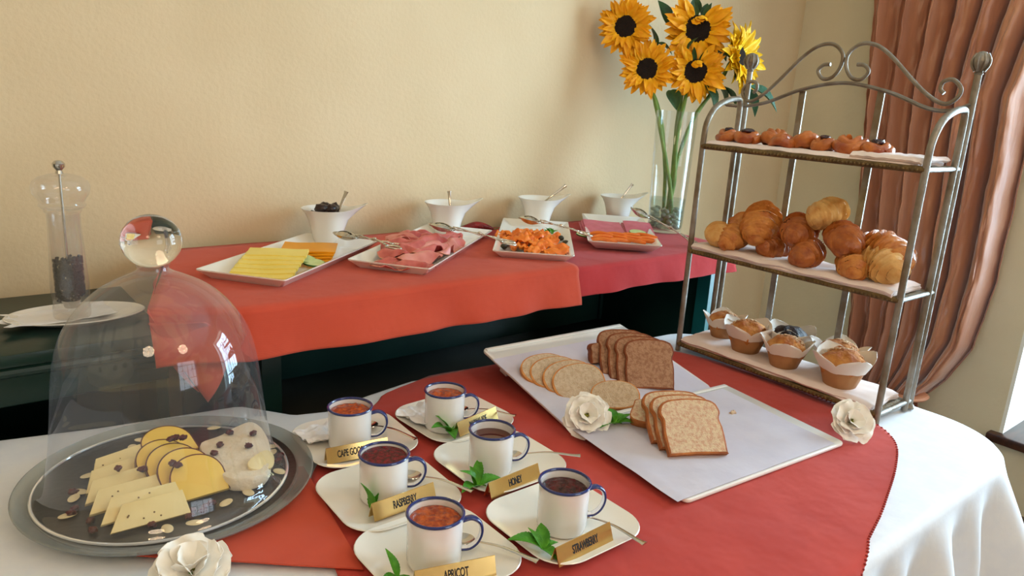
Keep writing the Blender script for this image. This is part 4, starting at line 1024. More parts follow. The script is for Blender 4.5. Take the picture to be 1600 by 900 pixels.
for i, (x, y, z, ya, pi_, l_, r_, m_, lb) in enumerate(CRO):
    g_ = croissant_geo(l_ * 1.08, r_ * 1.13, 0.35 + 0.25 * (i % 3), i + 1)
    o = obj('croissant', [wm(g_, m_)], mw=T(x, y, z) @ RZ(math.radians(ya)) @ RY(math.radians(pi_)) @ RX(math.radians(20 * (i % 4) - 30)), angle=75)
    tag(o, lb, 'croissant', 'croissants on the middle tier')

# ------------------------------------------------------------ pastries on the top tier
def swirl_geo(R_, turns, seed, thick=0.010):
    P = []; n = 60
    for i in range(n + 1):
        t = i / n; a = t * turns * 2 * PI + seed; r = R_ * (1 - 0.78 * t)
        P.append((r * math.cos(a), r * math.sin(a) * 0.92, 0.010 + 0.010 * t + 0.003 * math.sin(a * 2 + seed)))
    g_ = tube(P, lambda t: thick * (0.7 + 0.35 * math.sin(PI * min(1, t * 1.1 + 0.05))), 12)
    V = [Vector(v) * (1 + 0.05 * nz(v[0] * 120, v[1] * 120, seed)) for v in g_[0]]
    return merge((V, g_[1]), xf(sphere(R_ * 0.85, 16, 8, 1, 0.9, 0.25), T(0, 0, 0.008)))
m_filling = mat('berry_filling', L(52, 10, 34), L(30, 4, 20), 0.15, scale=90, bump=0.8, bscale=140, coat=0.7)
PAS = [(1.515, 1.068, 0.024, 0, True, 'leftmost pastry on the top tier, dark and glazed', 1), (1.510, 1.012, 0.029, 1, True, 'second pastry from the left with dark berry filling', 2), (1.530, 0.955, 0.026, 0, False, 'third pastry from the left, twisted, no filling showing', 3),
       (1.505, 0.918, 0.024, 2, False, 'fourth pastry from the left, flat coiled front one', 4), (1.535, 0.878, 0.031, 1, False, 'fifth pastry from the left, tall twisted knot', 5), (1.515, 0.826, 0.024, 1, True, 'small sixth pastry from the left with a spot of filling', 6),
       (1.520, 0.770, 0.031, 0, False, 'seventh pastry from the left, large glazed coil', 7), (1.518, 0.715, 0.028, 1, True, 'rightmost pastry with dark berry filling spilling on top', 8)]
for x, y, R_, k, fill, lb, sd in PAS:
    t = thing('pastry', lb, 'pastry', (x, y, SHZ[2] + 0.0105), sd * 1.1, 'pastries on the top tier')
    hs = 1.25 if sd in (5, 7, 3) else 1.0
    obj('dough', [wm(xf(swirl_geo(R_ * 1.0, 2.0, sd), SCL(1, 1, hs * 1.15)), m_pastry if sd % 3 else m_croi_d)], t, angle=75)
    if fill: obj('filling', [wm(xf(sphere(R_ * 0.5, 16, 8, 1.1, 0.9, 0.45, 0.3, 8, sd), T(0, 0, 0.031 * hs * 1.0)), m_filling)], t)

# ------------------------------------------------------------ muffins
def muffin(x, y, label, topm, sc, rot, seed, z0, spread=1.0):
    t = thing('muffin', label, 'muffin', (x, y, z0), rot, 'muffins on the bottom tier')
    t.scale = (sc, sc, sc)
    n = 48; V = []; F = []; hs = [(0.0255, 0), (0.027, 0.0005), (0.0335, 0.020), (0.040, 0.042), (0.0392, 0.042), (0.0262, 0.002)]
    for i in range(n):
        a = 2 * PI * i / n
        for r, z in hs:
            pl = 1 + 0.022 * (math.sin(a * 12) * (z / 0.042))
            V.append((r * pl * math.cos(a), r * pl * math.sin(a), z))
    k = len(hs)
    for i in range(n):
        for q in range(k - 1): F.append((i * k + q, ((i + 1) % n) * k + q, ((i + 1) % n) * k + q + 1, i * k + q + 1))
    F.append(tuple(i * k for i in reversed(range(n))))
    obj('paper_cup', [(V, F, m_cup)], t, angle=60)
    for c in range(4):
        a0 = c * PI / 2 + 0.3
        def f(u, v):
            s = (u - 0.5) * 2; wdt = 0.86 * (1 - v ** 3.0 * 0.80); a = a0 + s * wdt
            r = 0.0395 + 0.012 * v * spread + 0.004 * (1 - s * s) * v
            return (r * math.cos(a), r * math.sin(a), 0.034 + 0.032 * v - 0.002 * s * s + 0.002 * nz(s * 2, v * 2, seed + c))
        obj('paper_petal', [wm(sheet(12, 8, f, 0.0004), m_wrap)], t, angle=80)
    g_ = sphere(0.0385, 32, 18, 1, 1, 0.72, 0.16, 9, seed)
    obj('cake', [wm(xf(g_, T(0, 0, 0.040)), topm)], t, angle=80)
    if topm is not m_choc:
        r = random.Random(seed); bits = []
        for _ in range(70):
            a = r.uniform(-1.9, 0.9); ph = r.uniform(0.45, 1.35)
            q = Vector((math.cos(a) * math.cos(ph), math.sin(a) * math.cos(ph), math.sin(ph) * 0.72)) * 0.0388
            bits.append(xf(sphere(r.uniform(0.0018, 0.0040), 6, 4, 1.2, 1, 0.6), T(q.x, q.y, q.z + 0.040)))
        obj('crumble', [wm(merge(*bits), m_sugar)], t, kind='stuff')
MZ = SHZ[0] + 0.0165
muffin(1.560, 1.040, 'leftmost muffin at the back by the rear post', m_muffin, 1.0, 0.4, 1, MZ)
muffin(1.520, 0.944, 'second muffin from the left with crumble topping', m_muffin, 1.14, 1.2, 2, MZ, 1.25)
muffin(1.506, 0.833, 'front middle muffin with domed sugary top', m_muffin, 1.08, 0.2, 3, MZ)
muffin(1.578, 0.868, 'dark chocolate muffin behind the middle one', m_choc, 1.12, 0.9, 4, MZ, 1.3)
muffin(1.508, 0.700, 'large front right muffin in a white paper collar', m_muffin, 1.2, 0.7, 5, MZ, 1.3)
muffin(1.580, 0.748, 'muffin hidden behind the large right one, crumble top showing', m_muffin, 1.12, 0.1, 6, MZ, 1.2)

# ------------------------------------------------------------ serving trays on the desk
def tray(label, cx, cy, ang, l_, w_):
    lv = [(0.74, 0.0), (0.78, 0.0), (0.965, 0.018), (1.0, 0.021), (1.0, 0.0235), (0.95, 0.0225), (0.76, 0.0055), (0.5, 0.005)]
    V = []; F = []
    for s, z in lv:
        ww = w_ - (1 - s) * w_ * 1.0; ll = l_ - (1 - s) * w_ * 1.0
        V += [(a, b, z) for a, b in rrect(ll, ww, 0.006, 4)]
    n = 20; k = len(lv)
    for j in range(k - 1):
        for i in range(n): F.append((j * n + i, j * n + (i + 1) % n, (j + 1) * n + (i + 1) % n, (j + 1) * n + i))
    F.append(tuple(reversed(range(n)))); F.append(tuple((k - 1) * n + i for i in range(n)))
    m = T(cx, cy, DZ + 0.0072) @ RZ(math.radians(ang))
    o = obj('serving_tray', [(V, F, m_porc)], mw=m, angle=40); tag(o, label, 'tray', 'white trays on the desk'); return m
mt1 = tray('long white tray with yellow cheeses, leftmost on the raised desk', 0.640, 1.530, 38, 0.44, 0.195)
mt2 = tray('long white tray heaped with ham slices', 0.976, 1.520, 38, 0.52, 0.190)
mt3 = tray('white tray with orange salmon pieces, third from the left', 1.312, 1.508, 49, 0.50, 0.200)
mt4 = tray('white tray with pink ham and orange sticks, rightmost on the desk', 1.634, 1.500, 48, 0.49, 0.200)
TF = 0.0058
def bowl(label, x, y, z, fill=None):
    n = 60; prof = [(0.0, 0.002), (0.030, 0.0), (0.034, 0.001), (0.0365, 0.010), (0.042, 0.035), (0.048, 0.058), (0.056, 0.074), (0.0635, 0.0835), (0.0645, 0.0850), (0.0625, 0.0852), (0.054, 0.076), (0.046, 0.060), (0.039, 0.036), (0.033, 0.010), (0, 0.007)]
    V = []; F = []; k = len(prof); dirn = math.radians(-34)
    for i in range(n):
        a = 2 * PI * i / n; d = math.atan2(math.sin(a - dirn), math.cos(a - dirn)); e = math.exp(-(d / 0.42) ** 2)
        for r, z_ in prof:
            kk = max(0, (z_ - 0.05) / 0.035)
            V.append(((r + 0.034 * e * kk ** 1.6) * math.cos(a), (r + 0.034 * e * kk ** 1.6) * math.sin(a), z_ + 0.016 * e * kk ** 2))
    for i in range(n):
        for q in range(k - 1): F.append((i * k + q, ((i + 1) % n) * k + q, ((i + 1) % n) * k + q + 1, i * k + q + 1))
    o = obj('sauce_bowl', [(V, F, m_porc)], mw=T(x, y, z), angle=60); tag(o, label, 'bowl', 'lipped bowls behind the trays')
BZ = DZ + 0.0072 + TF
BW = [(0.792, 1.700), (1.150, 1.700), (1.488, 1.702), (1.850, 1.705)]
bowl('white lipped bowl filled with prunes, behind the yellow cheese', BW[0][0], BW[0][1], BZ)
bowl('white lipped bowl with upright spoon behind the ham', BW[1][0], BW[1][1], BZ)
bowl('white lipped bowl with leaning spoon behind the orange salmon', BW[2][0], BW[2][1], BZ)
bowl('white lipped bowl nearest the sunflower vase', BW[3][0], BW[3][1], DZ + 0.0055)
for i in range(14):
    a = i * 2.4; r = 0.034 * math.sqrt((i + 0.5) / 14) if i < 10 else 0.018
    z = 0.068 if i < 10 else 0.086
    o = obj('prune', [wm(xf(sphere(0.0145, 14, 9, 1.2, 0.95, 0.8, 0.4, 8, i), RZ(i)), m_prune)], mw=T(BW[0][0] + r * math.cos(a) - 0.004, BW[0][1] + r * math.sin(a), BZ + z), angle=70)
    tag(o, 'dark wrinkled prune heaped in the leftmost bowl', 'prune', 'prunes in the bowl')
m_dress = mat('pale_dressing', L(226, 216, 196), None, 0.3)
for (x, y), lb, z in zip(BW[1:], ['creamy filling low in the bowl behind the ham', 'creamy filling low in the bowl behind the salmon', 'creamy filling low in the bowl near the vase'], (BZ, BZ, DZ + 0.0055)):
    o = obj('dressing', [wm(xf(jam_surface(0.043, 0.058, 0.001, 60, x), Matrix.Identity(4)), m_dress)], mw=T(x, y, z)); tag(o, lb, 'sauce', None, 'stuff')
def bspoon(label, A, B):
    A = Vector(A); B = Vector(B); spoon(label, A, B, 'spoons standing in the bowls', 0, (-0.6, -0.75, 0.3))
def ext(A, B, L_=0.125):
    A = Vector(A); B = Vector(B); d = (B - A).normalized(); return B - d * (L_ - 0.005)
for lb, A, B in [('steel spoon standing in the prune bowl', (0.812, 1.690, 1.033), (0.838, 1.685, 1.102)), ('steel spoon standing nearly upright in the bowl behind the ham', (1.160, 1.698, 1.023), (1.160, 1.710, 1.090)),
                 ('steel spoon leaning far right in the bowl behind the salmon', (1.490, 1.705, 1.028), (1.566, 1.664, 1.098)), ('steel spoon leaning in the bowl nearest the vase', (1.852, 1.704, 1.032), (1.894, 1.688, 1.092))]:
    bspoon(lb, ext(A, B), B)

# yellow cheese, orange cheese, cucumber on tray one (tray frame: x along the tray)
mt1z = DZ + 0.0072 + TF
def slices_stack(name, labs_, group, m_, P0, step, w_, d_, t_, ang, tilt):
    for i, lb in enumerate(labs_):
        x, y, z = (P0[0] + step[0] * i, P0[1] + step[1] * i, P0[2] + step[2] * i)
        def f(u, v): return (w_ * (u - 0.5), d_ * (v - 0.5), 0.004 * (u - 0.5) ** 2 + 0.0008 * math.sin(u * 7 + i))
        o = obj(name, [wm(sheet(14, 8, f, t_), m_)], mw=T(x, y, z) @ RZ(math.radians(ang)) @ RX(math.radians(tilt)), angle=40); tag(o, lb, 'cheese', group)
slices_stack('cheese_slice', ['front pale yellow cheese slice of the fan', 'second pale yellow cheese slice of the fan', 'third pale yellow cheese slice of the fan', 'fourth pale yellow cheese slice of the fan', 'fifth pale yellow cheese slice of the fan', 'rearmost pale yellow cheese slice of the fan'],
             'pale yellow cheese slices', m_ycheese, (0.522, 1.428, mt1z + 0.0065), (0.0135, 0.0170, 0.0044), 0.124, 0.050, 0.0060, -31, 5)
slices_stack('cheese_slice', ['lowest orange cheese slice behind the cucumber', 'second orange cheese slice from the bottom', 'third orange cheese slice from the bottom', 'topmost orange cheese slice'],
             'orange cheese slices', m_ocheese, (0.670, 1.555, mt1z + 0.005), (0.006, 0.006, 0.0048), 0.120, 0.082, 0.0034, -30, 3)
def cucumber(label, x, y, z, ang, tilt, r=0.021, gp='cucumber slices on the cheese tray'):
    t = thing('cucumber_slice', label, 'cucumber', mw=T(x, y, z) @ RZ(math.radians(ang)) @ RX(math.radians(tilt)), group=gp)
    obj('flesh', [wm(lathe([(0, 0), (r * 0.93, 0), (r * 0.93, 0.0035), (0, 0.0035)], 28), m_cuc)], t)
    obj('skin', [wm(lathe([(r * 0.93, 0), (r, 0.0004), (r, 0.0031), (r * 0.93, 0.0035)], 28), m_cucs)], t)
cucumber('cucumber slice in front of the orange cheese, nearest the tray edge', 0.652, 1.470, mt1z + 0.006, 10, 8, 0.024)
cucumber('cucumber slice propped on another one before the orange cheese', 0.642, 1.492, mt1z + 0.011, 30, 14, 0.024)
cucumber('cucumber slice tucked between the two cheeses', 0.604, 1.518, mt1z + 0.013, 40, 18, 0.024)

# folded ham slices
def ham(label, x, y, z, ang, l_, w_, folds, amp, seed, tilt=0):
    def f(u, v):
        a = (u - 0.5); b = (v - 0.5); s = 1 - 0.5 * abs(2 * b) ** 3
        return (a * l_ * s, b * w_ + 0.006 * nz(u * 3, v * 3, seed), amp * (1 + math.sin((v * folds + u * 0.7) * 2 * PI + seed)) * (0.5 + 0.5 * math.sin(u * PI)) + 0.006 * nz(u * 4, v * 4, seed) + 0.004)
    m = T(x, y, z) @ RZ(math.radians(ang)) @ RX(math.radians(tilt))
    t = thing('ham_slice', label, 'ham', mw=m, group='ham slices on the tray')
    obj('meat', [wm(sheet(26, 30, f, 0.0016), m_ham if seed % 3 else mat('pale_ham_meat', L(232, 160, 148), L(206, 112, 104), 0.34, scale=18, bump=0.3, bscale=50))], t, angle=75)
    E_ = [f(0, v / 30) for v in range(31)] + [f(u / 26, 1) for u in range(1, 27)] + [f(1, 1 - v / 30) for v in range(1, 31)]
    obj('fat_edge', [wm(tube([Vector(p) + Vector((0, 0, -0.0008)) for p in E_], 0.0014, 6), m_hamf)], t)
hz = DZ + 0.0072 + TF
HM = [(0.795, 1.385, 0.000, -30, 0.090, 0.070, 0.8, 0.004, 'flat pink ham slice at the front left corner of the ham tray'), (0.835, 1.352, 0.000, -20, 0.085, 0.070, 1.1, 0.005, 'folded ham slice at the front tip of the ham tray'),
      (0.870, 1.395, 0.004, 15, 0.110, 0.080, 1.2, 0.008, 'long curled ham slice near the front of the ham heap'), (0.845, 1.430, 0.006, -40, 0.100, 0.080, 1.5, 0.008, 'ruffled ham slice at the left of the ham heap'),
      (0.900, 1.430, 0.010, 25, 0.110, 0.080, 1.3, 0.009, 'pink curled ham slice in the middle of the heap'), (0.945, 1.440, 0.006, 40, 0.100, 0.080, 1.3, 0.009, 'arched ham slice on the right side of the heap'),
      (0.890, 1.485, 0.010, -30, 0.110, 0.090, 1.7, 0.009, 'rumpled ham slice at the rear left of the heap'), (0.955, 1.500, 0.010, 20, 0.110, 0.090, 1.6, 0.010, 'rumpled ham slice under the tongs'),
      (1.010, 1.495, 0.004, 45, 0.090, 0.085, 1.4, 0.008, 'dark folded ham slice right of the tongs'), (0.975, 1.555, 0.008, -15, 0.100, 0.085, 1.8, 0.009, 'crinkled ham slice at the back of the heap'),
      (1.040, 1.550, 0.002, 30, 0.090, 0.080, 1.5, 0.007, 'ham slice by the right rim of the ham tray'), (0.920, 1.530, 0.012, -35, 0.100, 0.080, 1.9, 0.009, 'topmost crinkled ham slice at the back left'),
      (1.110, 1.610, 0.000, 10, 0.055, 0.040, 1.5, 0.004, 'small separate scrap of ham near the far end of the ham tray')]
for i, (x, y, dz, an, l_, w_, fo, am, lb) in enumerate(HM): ham(lb, x, y, hz + dz + 0.002, an, l_ * 1.05, w_ * 1.05, fo * 1.15, am * 1.5, i + 1)

# orange salmon pieces
def lump(name, label, cat, group, x, y, z, l_, w_, h_, ang, seed, m_, tilt=0):
    def f(u, v):
        a = (u - 0.5) * 2; b = (v - 0.5) * 2
        return (a * l_ / 2 * (1 - 0.2 * b * b), b * w_ / 2 * (1 - 0.15 * a * a), h_ * (0.45 + 0.55 * math.cos(b * 1.5)) * (0.7 + 0.4 * nz(a * 2, b * 2, seed)) + 0.004 * math.sin(a * 6 + seed) + 0.003 * math.sin(b * 9 + a * 3))
    o = obj(name, [wm(sheet(18, 18, f, 0.003), m_)], mw=T(x, y, z) @ RZ(math.radians(ang)) @ RX(math.radians(tilt)), angle=70)
    tag(o, label, cat, group)
SM = [(1.232, 1.332, 0, 0.060, 0.040, 0.014, -20), (1.198, 1.372, 0, 0.060, 0.042, 0.016, 30), (1.270, 1.372, 0, 0.062, 0.044, 0.016, -40), (1.238, 1.405, 0.004, 0.060, 0.045, 0.018, 10), (1.180, 1.412, 0, 0.058, 0.040, 0.016, 60),
      (1.285, 1.428, 0.002, 0.060, 0.042, 0.018, -10), (1.222, 1.448, 0.008, 0.062, 0.045, 0.020, 40), (1.268, 1.470, 0.010, 0.062, 0.045, 0.020, -30), (1.205, 1.485, 0, 0.058, 0.042, 0.018, 20), (1.325, 1.465, 0, 0.058, 0.042, 0.016, 50),
      (1.250, 1.515, 0.006, 0.060, 0.045, 0.020, -15), (1.315, 1.505, 0.004, 0.060, 0.045, 0.018, 25), (1.230, 1.545, 0, 0.058, 0.040, 0.016, 60), (1.365, 1.505, 0, 0.055, 0.040, 0.014, -25), (1.298, 1.545, 0.004, 0.060, 0.042, 0.016, 15), (1.352, 1.548, 0, 0.055, 0.040, 0.014, 45)]
nmz = ['nearest the front corner', 'at the left front', 'at the right front', 'in the front middle', 'on the left rim', 'at the right of the heap', 'on the crest of the heap, left', 'on the crest of the heap, right', 'on the left side further back', 'on the right rim', 'just under the tongs', 'right of the tongs', 'at the back left', 'at the far right', 'at the back middle', 'rearmost, beside the parsley']
for i, (x, y, dz, l_, w_, h_, an) in enumerate(SM): lump('salmon_piece', 'orange salmon piece ' + nmz[i], 'salmon', 'orange salmon pieces', x, y, hz + dz + 0.004, l_ * 1.12, w_ * 1.15, h_ * 1.2, an, i + 3, m_salmon)
def parsley(label, x, y, z):
    t = thing('parsley', label, 'parsley', (x, y, z)); r = random.Random(4)
    for k in range(9): obj('leaf', None, t, me=me_l2 if k % 2 else me_l1, mw=T(r.uniform(-0.012, 0.012), r.uniform(-0.01, 0.01), 0.002) @ RZ(k * 0.75) @ RX(math.radians(r.uniform(10, 60))) @ SCL(0.7, 0.7, 0.7))
parsley('tuft of green parsley at the back of the salmon tray', 1.408, 1.560, hz + 0.002)
for x, y in ((1.150, 1.372), (1.158, 1.448), (1.347, 1.420), (1.382, 1.478)):
    o = obj('olive', [wm(sphere(0.0085, 12, 8, 1.2, 1, 0.9), m_olive)], mw=T(x, y, hz + 0.008)); tag(o, {1.150: 'dark caper at the front left corner of the salmon tray', 1.158: 'dark caper on the left rim of the salmon tray', 1.347: 'dark caper at the right front of the salmon heap', 1.382: 'dark caper on the right side under the tongs'}[x], 'caper', 'capers round the salmon')

# pink ham squares, cucumber, orange sticks on the right tray
def square_slice(label, x, y, z, ang, w_, d_, seed, tilt):
    def f(u, v): return (w_ * (u - 0.5), d_ * (v - 0.5), 0.003 * math.sin(u * 3 + seed) * v + 0.001 * nz(u * 4, v * 4, seed))
    o = obj('ham_square', [wm(sheet(14, 12, f, 0.0022), m_salami)], mw=T(x, y, z) @ RZ(math.radians(ang)) @ RX(math.radians(tilt)), angle=60); tag(o, label, 'ham', 'pink ham squares')
for i in range(3): square_slice(['lowest', 'middle', 'uppermost'][i] + ' pink ham square of the left pile on the right tray', 1.590 + 0.004 * i, 1.532 - 0.004 * i, hz + 0.010 + 0.004 * i, -35, 0.115, 0.105, i, 12)
for i in range(3): square_slice(['lowest', 'middle', 'uppermost'][i] + ' pink ham square of the right pile on the right tray', 1.688 + 0.003 * i, 1.478 - 0.004 * i, hz + 0.010 + 0.004 * i, -38, 0.085, 0.100, i + 5, 12)
cucumber('cucumber slice lying right of centre beside the pink ham', 1.640, 1.425, hz + 0.014, -20, 8, 0.026, 'cucumber slices on the right tray')
cucumber('cucumber slice at the left rim of the right tray', 1.475, 1.480, hz + 0.010, -20, 6, 0.024, 'cucumber slices on the right tray')
cn = ['frontmost', 'second', 'third', 'fourth', 'fifth', 'sixth', 'seventh', 'eighth', 'ninth', 'tenth', 'eleventh', 'rearmost']
for i in range(12):
    x = 1.478 + (i % 4) * 0.034; y = 1.402 - (i % 4) * 0.022 + (i // 4) * 0.014; x += (i // 4) * 0.010; z = hz + 0.008 + 0.005 * (i // 4)
    P = crv([(-0.036, 0, 0), (-0.015, 0.002, 0.004), (0.012, -0.002, 0.003), (0.036, 0.001, -0.001)], 4)
    o = obj('orange_stick', [wm(tube(P, lambda t: 0.0062 * (0.6 + 0.4 * math.sin(PI * min(1, max(0, t)))), 8), m_carrot)], mw=T(x, y, z) @ RZ(math.radians(-38 + 14 * math.sin(i * 2.1))), angle=60)
    tag(o, 'orange stick in the %s row before the pink ham, %s' % (('front', 'middle', 'back')[i // 4], ('leftmost', 'second from left', 'third from left', 'rightmost')[i % 4]), 'vegetable', 'orange sticks on the right tray')

# tongs
def ellipse_bowl(l_, w_, d_, slots=False):
    def f(u, v):
        a = u * 2 * PI; r = 0.06 + 0.94 * v
        return (l_ / 2 * math.cos(a) * r, w_ / 2 * math.sin(a) * r, d_ * r * r)
    g_ = sheet(32, 8, f, -0.0011)
    if slots:
        V, F = g_; keep = []
        for q in F:
            c = sum((Vector(V[k]) for k in q), Vector()) / len(q)
            if abs(c.x) < l_ * 0.30 and (abs(abs(c.y) - w_ * 0.16) < w_ * 0.05): continue
            keep.append(q)
        return V, keep
    return g_
def tongs(label, A, B, up_=(0, 0, 1), L_=0.20, hw=0.044, open_=0.30):
    A = Vector(A); B = Vector(B); t = thing('serving_tongs', label, 'tongs', mw=basis(A, B - A, up_), group='silver serving tongs')
    L_ = (B - A).length
    obj('spoon_bowl', [wm(xf(ellipse_bowl(0.066, hw, 0.013), T(0.0, 0, -0.006)), m_silver)], t, angle=80)
    obj('slotted_bowl', [wm(xf(ellipse_bowl(0.064, hw * 0.95, 0.012, True), T(0.0, 0.002, 0.014) @ RX(PI) @ RZ(0.08)), m_silver)], t, angle=80)
    for s, z0, nm in ((1, 0.004, 'lower'), (-1, 0.010, 'upper')):
        P = [(0.026, 0.002 * s, z0), (0.045, 0.004 * s, z0 + 0.001), (L_ * 0.52, 0.0, 0.007 + 0.002 * s), (L_ * 0.7, -0.008 * s, 0.006), (L_ - 0.03, -0.012 * s, 0.003)]
        a_ = obj('arm', [wm(tube(crv(P, 6), lambda t: 0.0042 - 0.0012 * math.sin(t * PI) + 0.0008 * math.sin(t * 40), 8, 0.55, upv=(0, 0, 1)), m_silver)], t, angle=80)
        c = Vector((L_ - 0.012, -0.014 * s, 0.002))
        obj('finger_ring', [wm(tube([c + Vector((0.019 * math.cos(a), 0.011 * math.sin(a), 0)) for a in [2 * PI * k / 24 for k in range(24)]], 0.0022, 8, closed=True), m_silver)], a_)
    obj('pivot', [wm(xf(lathe([(0, 0), (0.005, 0), (0.0045, 0.003), (0, 0.0042)], 12), T(L_ * 0.52, 0, 0.009)), m_silver)], t)
tongs('silver scissor tongs between the orange cheese and the ham tray', (0.770, 1.555, 1.010), (0.850, 1.440, 1.000))
tongs('silver scissor tongs lying on the ham and salmon trays', (0.990, 1.485, 1.028), (1.135, 1.385, 0.998))
tongs('silver scissor tongs on the salmon, reaching to the next tray', (1.262, 1.475, 1.032), (1.405, 1.395, 1.000))
tongs('silver slotted tongs on the right tray, handles on the crimson cloth', (1.640, 1.425, 1.040), (1.740, 1.285, 0.968))

# dried red garnish behind the ham bowl
t = thing('dried_chilli', 'dark red wrinkled dried pepper lying behind the ham tray', 'chilli', (1.262, 1.715, DZ + 0.006))
obj('pod', [wm(xf(tube(crv([(-0.042, 0.020, 0.006), (-0.02, 0.01, 0.010), (0.005, 0, 0.016), (0.03, -0.015, 0.012), (0.045, -0.028, 0.008)], 6), lambda t: 0.003 + 0.010 * math.sin(PI * min(1, t + 0.05)) ** 0.8, 10), Matrix.Identity(4)), m_chili)], t, angle=80)
obj('stalk', [wm(tube([(0.045, -0.028, 0.008), (0.056, -0.036, 0.012)], 0.0016, 6), m_stem)], t)

# ------------------------------------------------------------ pepper mill corner
SBZ = 0.886
def oval_plate():
    return lathe([(0, 0.001), (0.070, 0.0), (0.075, 0.001), (0.105, 0.010), (0.117, 0.0135), (0.118, 0.0150), (0.116, 0.0160), (0.104, 0.0125), (0.076, 0.0045), (0, 0.004)], 64, sx=1.0, sy=0.62)
o = obj('oval_plate', [wm(oval_plate(), m_porc)], mw=T(0.212, 1.560, SBZ + 0.0005) @ RZ(math.radians(-8))); tag(o, 'white oval plate under the pepper mill on the sideboard', 'plate')
crumpled('paper_napkin', 'white paper napkin under the pepper mill on the oval plate', 0.185, 1.562, SBZ + 0.0095, 0.175, 0.092, 0.1, 0.0035, 5)
t = thing('pepper_mill', 'tall clear acrylic pepper mill half filled with peppercorns', 'pepper mill', (0.203, 1.545, SBZ + 0.0145)); 
obj('body', [wm(lathe([(0.0, 0.0), (0.030, 0.0), (0.0315, 0.004), (0.0315, 0.020), (0.0295, 0.026), (0.0315, 0.034), (0.0325, 0.060), (0.030, 0.110), (0.0275, 0.165), (0.0275, 0.196), (0.031, 0.200), (0.031, 0.204), (0.0, 0.204)], 48), m_acry),
              wm(lathe([(0.0255, 0.032), (0.0255, 0.196)], 40), m_acry)], t, angle=60)
obj('head', [wm(lathe([(0.0, 0.205), (0.035, 0.206), (0.0385, 0.211), (0.036, 0.216), (0.0385, 0.222), (0.045, 0.232), (0.0475, 0.243), (0.0445, 0.254), (0.034, 0.262), (0.018, 0.267), (0.0, 0.269)], 48), m_acry)], t, angle=70)
obj('rod', [wm(tube([(0, 0, 0.03), (0, 0, 0.268)], 0.0022, 8), m_steel)], t)
obj('knob', [wm(lathe([(0, 0.268), (0.007, 0.268), (0.005, 0.274), (0.010, 0.280), (0.0105, 0.286), (0.006, 0.291), (0, 0.292)], 24), m_steel)], t)
obj('grinder', [wm(lathe([(0.0, 0.018), (0.012, 0.018), (0.016, 0.032), (0.0, 0.034)], 24), m_steel)], t)
r = random.Random(3); pc = []
for k in range(900):
    a = r.uniform(0, 2 * PI); q = 0.0228 * math.sqrt(r.random()) if k % 3 else 0.0228; pc.append(xf(sphere(0.0026, 6, 4), T(q * math.cos(a), q * math.sin(a), r.uniform(0.036, 0.112) + 0.003 * math.cos(a))))
o = obj('peppercorns', [wm(merge(*pc), m_pepper)], mw=T(0.203, 1.545, SBZ + 0.0145)); tag(o, 'dark peppercorns filling the lower half of the mill', 'pepper', None, 'stuff')
t = thing('glass_jar', 'clear glass jar cut off by the left edge beside the oval plate', 'jar', (0.052, 1.655, SBZ + 0.001))
obj('glass', [wm(lathe([(0.0, 0.0), (0.040, 0.0), (0.044, 0.004), (0.0445, 0.014), (0.038, 0.020), (0.036, 0.05), (0.036, 0.09)], 40), m_acry)], t, angle=60)

# ------------------------------------------------------------ sunflower vase
VX, VY, VZ = 1.862, 1.508, DZ + 0.0045
vs = thing('glass_vase', 'tall clear glass cylinder vase holding the sunflowers', 'vase', (VX, VY, VZ))
obj('wall', [wm(lathe([(0.0, 0.0), (0.050, 0.0), (0.054, 0.004), (0.0555, 0.02), (0.0605, 0.20), (0.0640, 0.374), (0.0622, 0.376), (0.0585, 0.20), (0.0535, 0.02), (0.050, 0.012), (0, 0.012)], 64), m_glass)], vs, angle=60)
o = obj('water', [wm(lathe([(0.0, 0.013), (0.050, 0.013), (0.0525, 0.02), (0.0548, 0.105), (0.0, 0.105)], 48), m_water)], mw=T(VX, VY, VZ)); tag(o, 'greenish water in the lower third of the vase', 'water', None, 'stuff')
m_peb = mat('glass_pebble', (0.62, 0.68, 0.6, 1), (0.4, 0.46, 0.36, 1), 0.08, scale=30, trans=0.55)
r = random.Random(9)
me_p = mesh_of('pebble', [wm(sphere(0.0095, 12, 8, 1.15, 1, 0.7), m_peb)])
for k in range(44):
    lay = k // 11; a = k * 2.4 + lay; q = 0.041 if k % 11 < 8 else 0.018
    o = obj('glass_pebble', None, me=me_p, mw=T(VX + q * math.cos(a), VY + q * math.sin(a), VZ + 0.020 + lay * 0.0165) @ RZ(a) @ RX(r.uniform(-0.5, 0.5)))
    tag(o, 'clear glass pebble at the bottom of the sunflower vase', 'pebble', 'pebbles in the vase')

def sf_petal(l, w_, curl, seed, m_):
    def f(u, v):
        s = (u - 0.5) * 2; wid = w_ * math.sin(PI * (0.12 + 0.88 * v) ** 0.85) ** 0.8 if v < 0.995 else 0.0004
        return (s * wid / 2 + 0.002 * nz(v * 2, seed), l * v, curl * l * math.sin(v * 2.2 + 0.2) * 0.5 + abs(s) * wid * 0.18 + 0.004 * nz(v * 3, s, seed))
    return mesh_of('petal', [wm(sheet(6, 12, f, 0.0003), m_)], angle=80)
PT = [[sf_petal(0.047 + 0.004 * (k % 3), 0.0205, (-0.25, 0.1, 0.3, -0.1)[k], k, m_) for k in range(4)] for m_ in (m_petal, m_petal2)]
me_sep = leaf_mesh(0.030, 0.013, serr=0, curl=-0.2, m=m_leafd)
me_big = leaf_mesh(0.085, 0.052, serr=0.04, curl=0.15, m=m_leafd); me_bigb = leaf_mesh(0.105, 0.050, serr=0.04, curl=0.15, m=m_leafb)
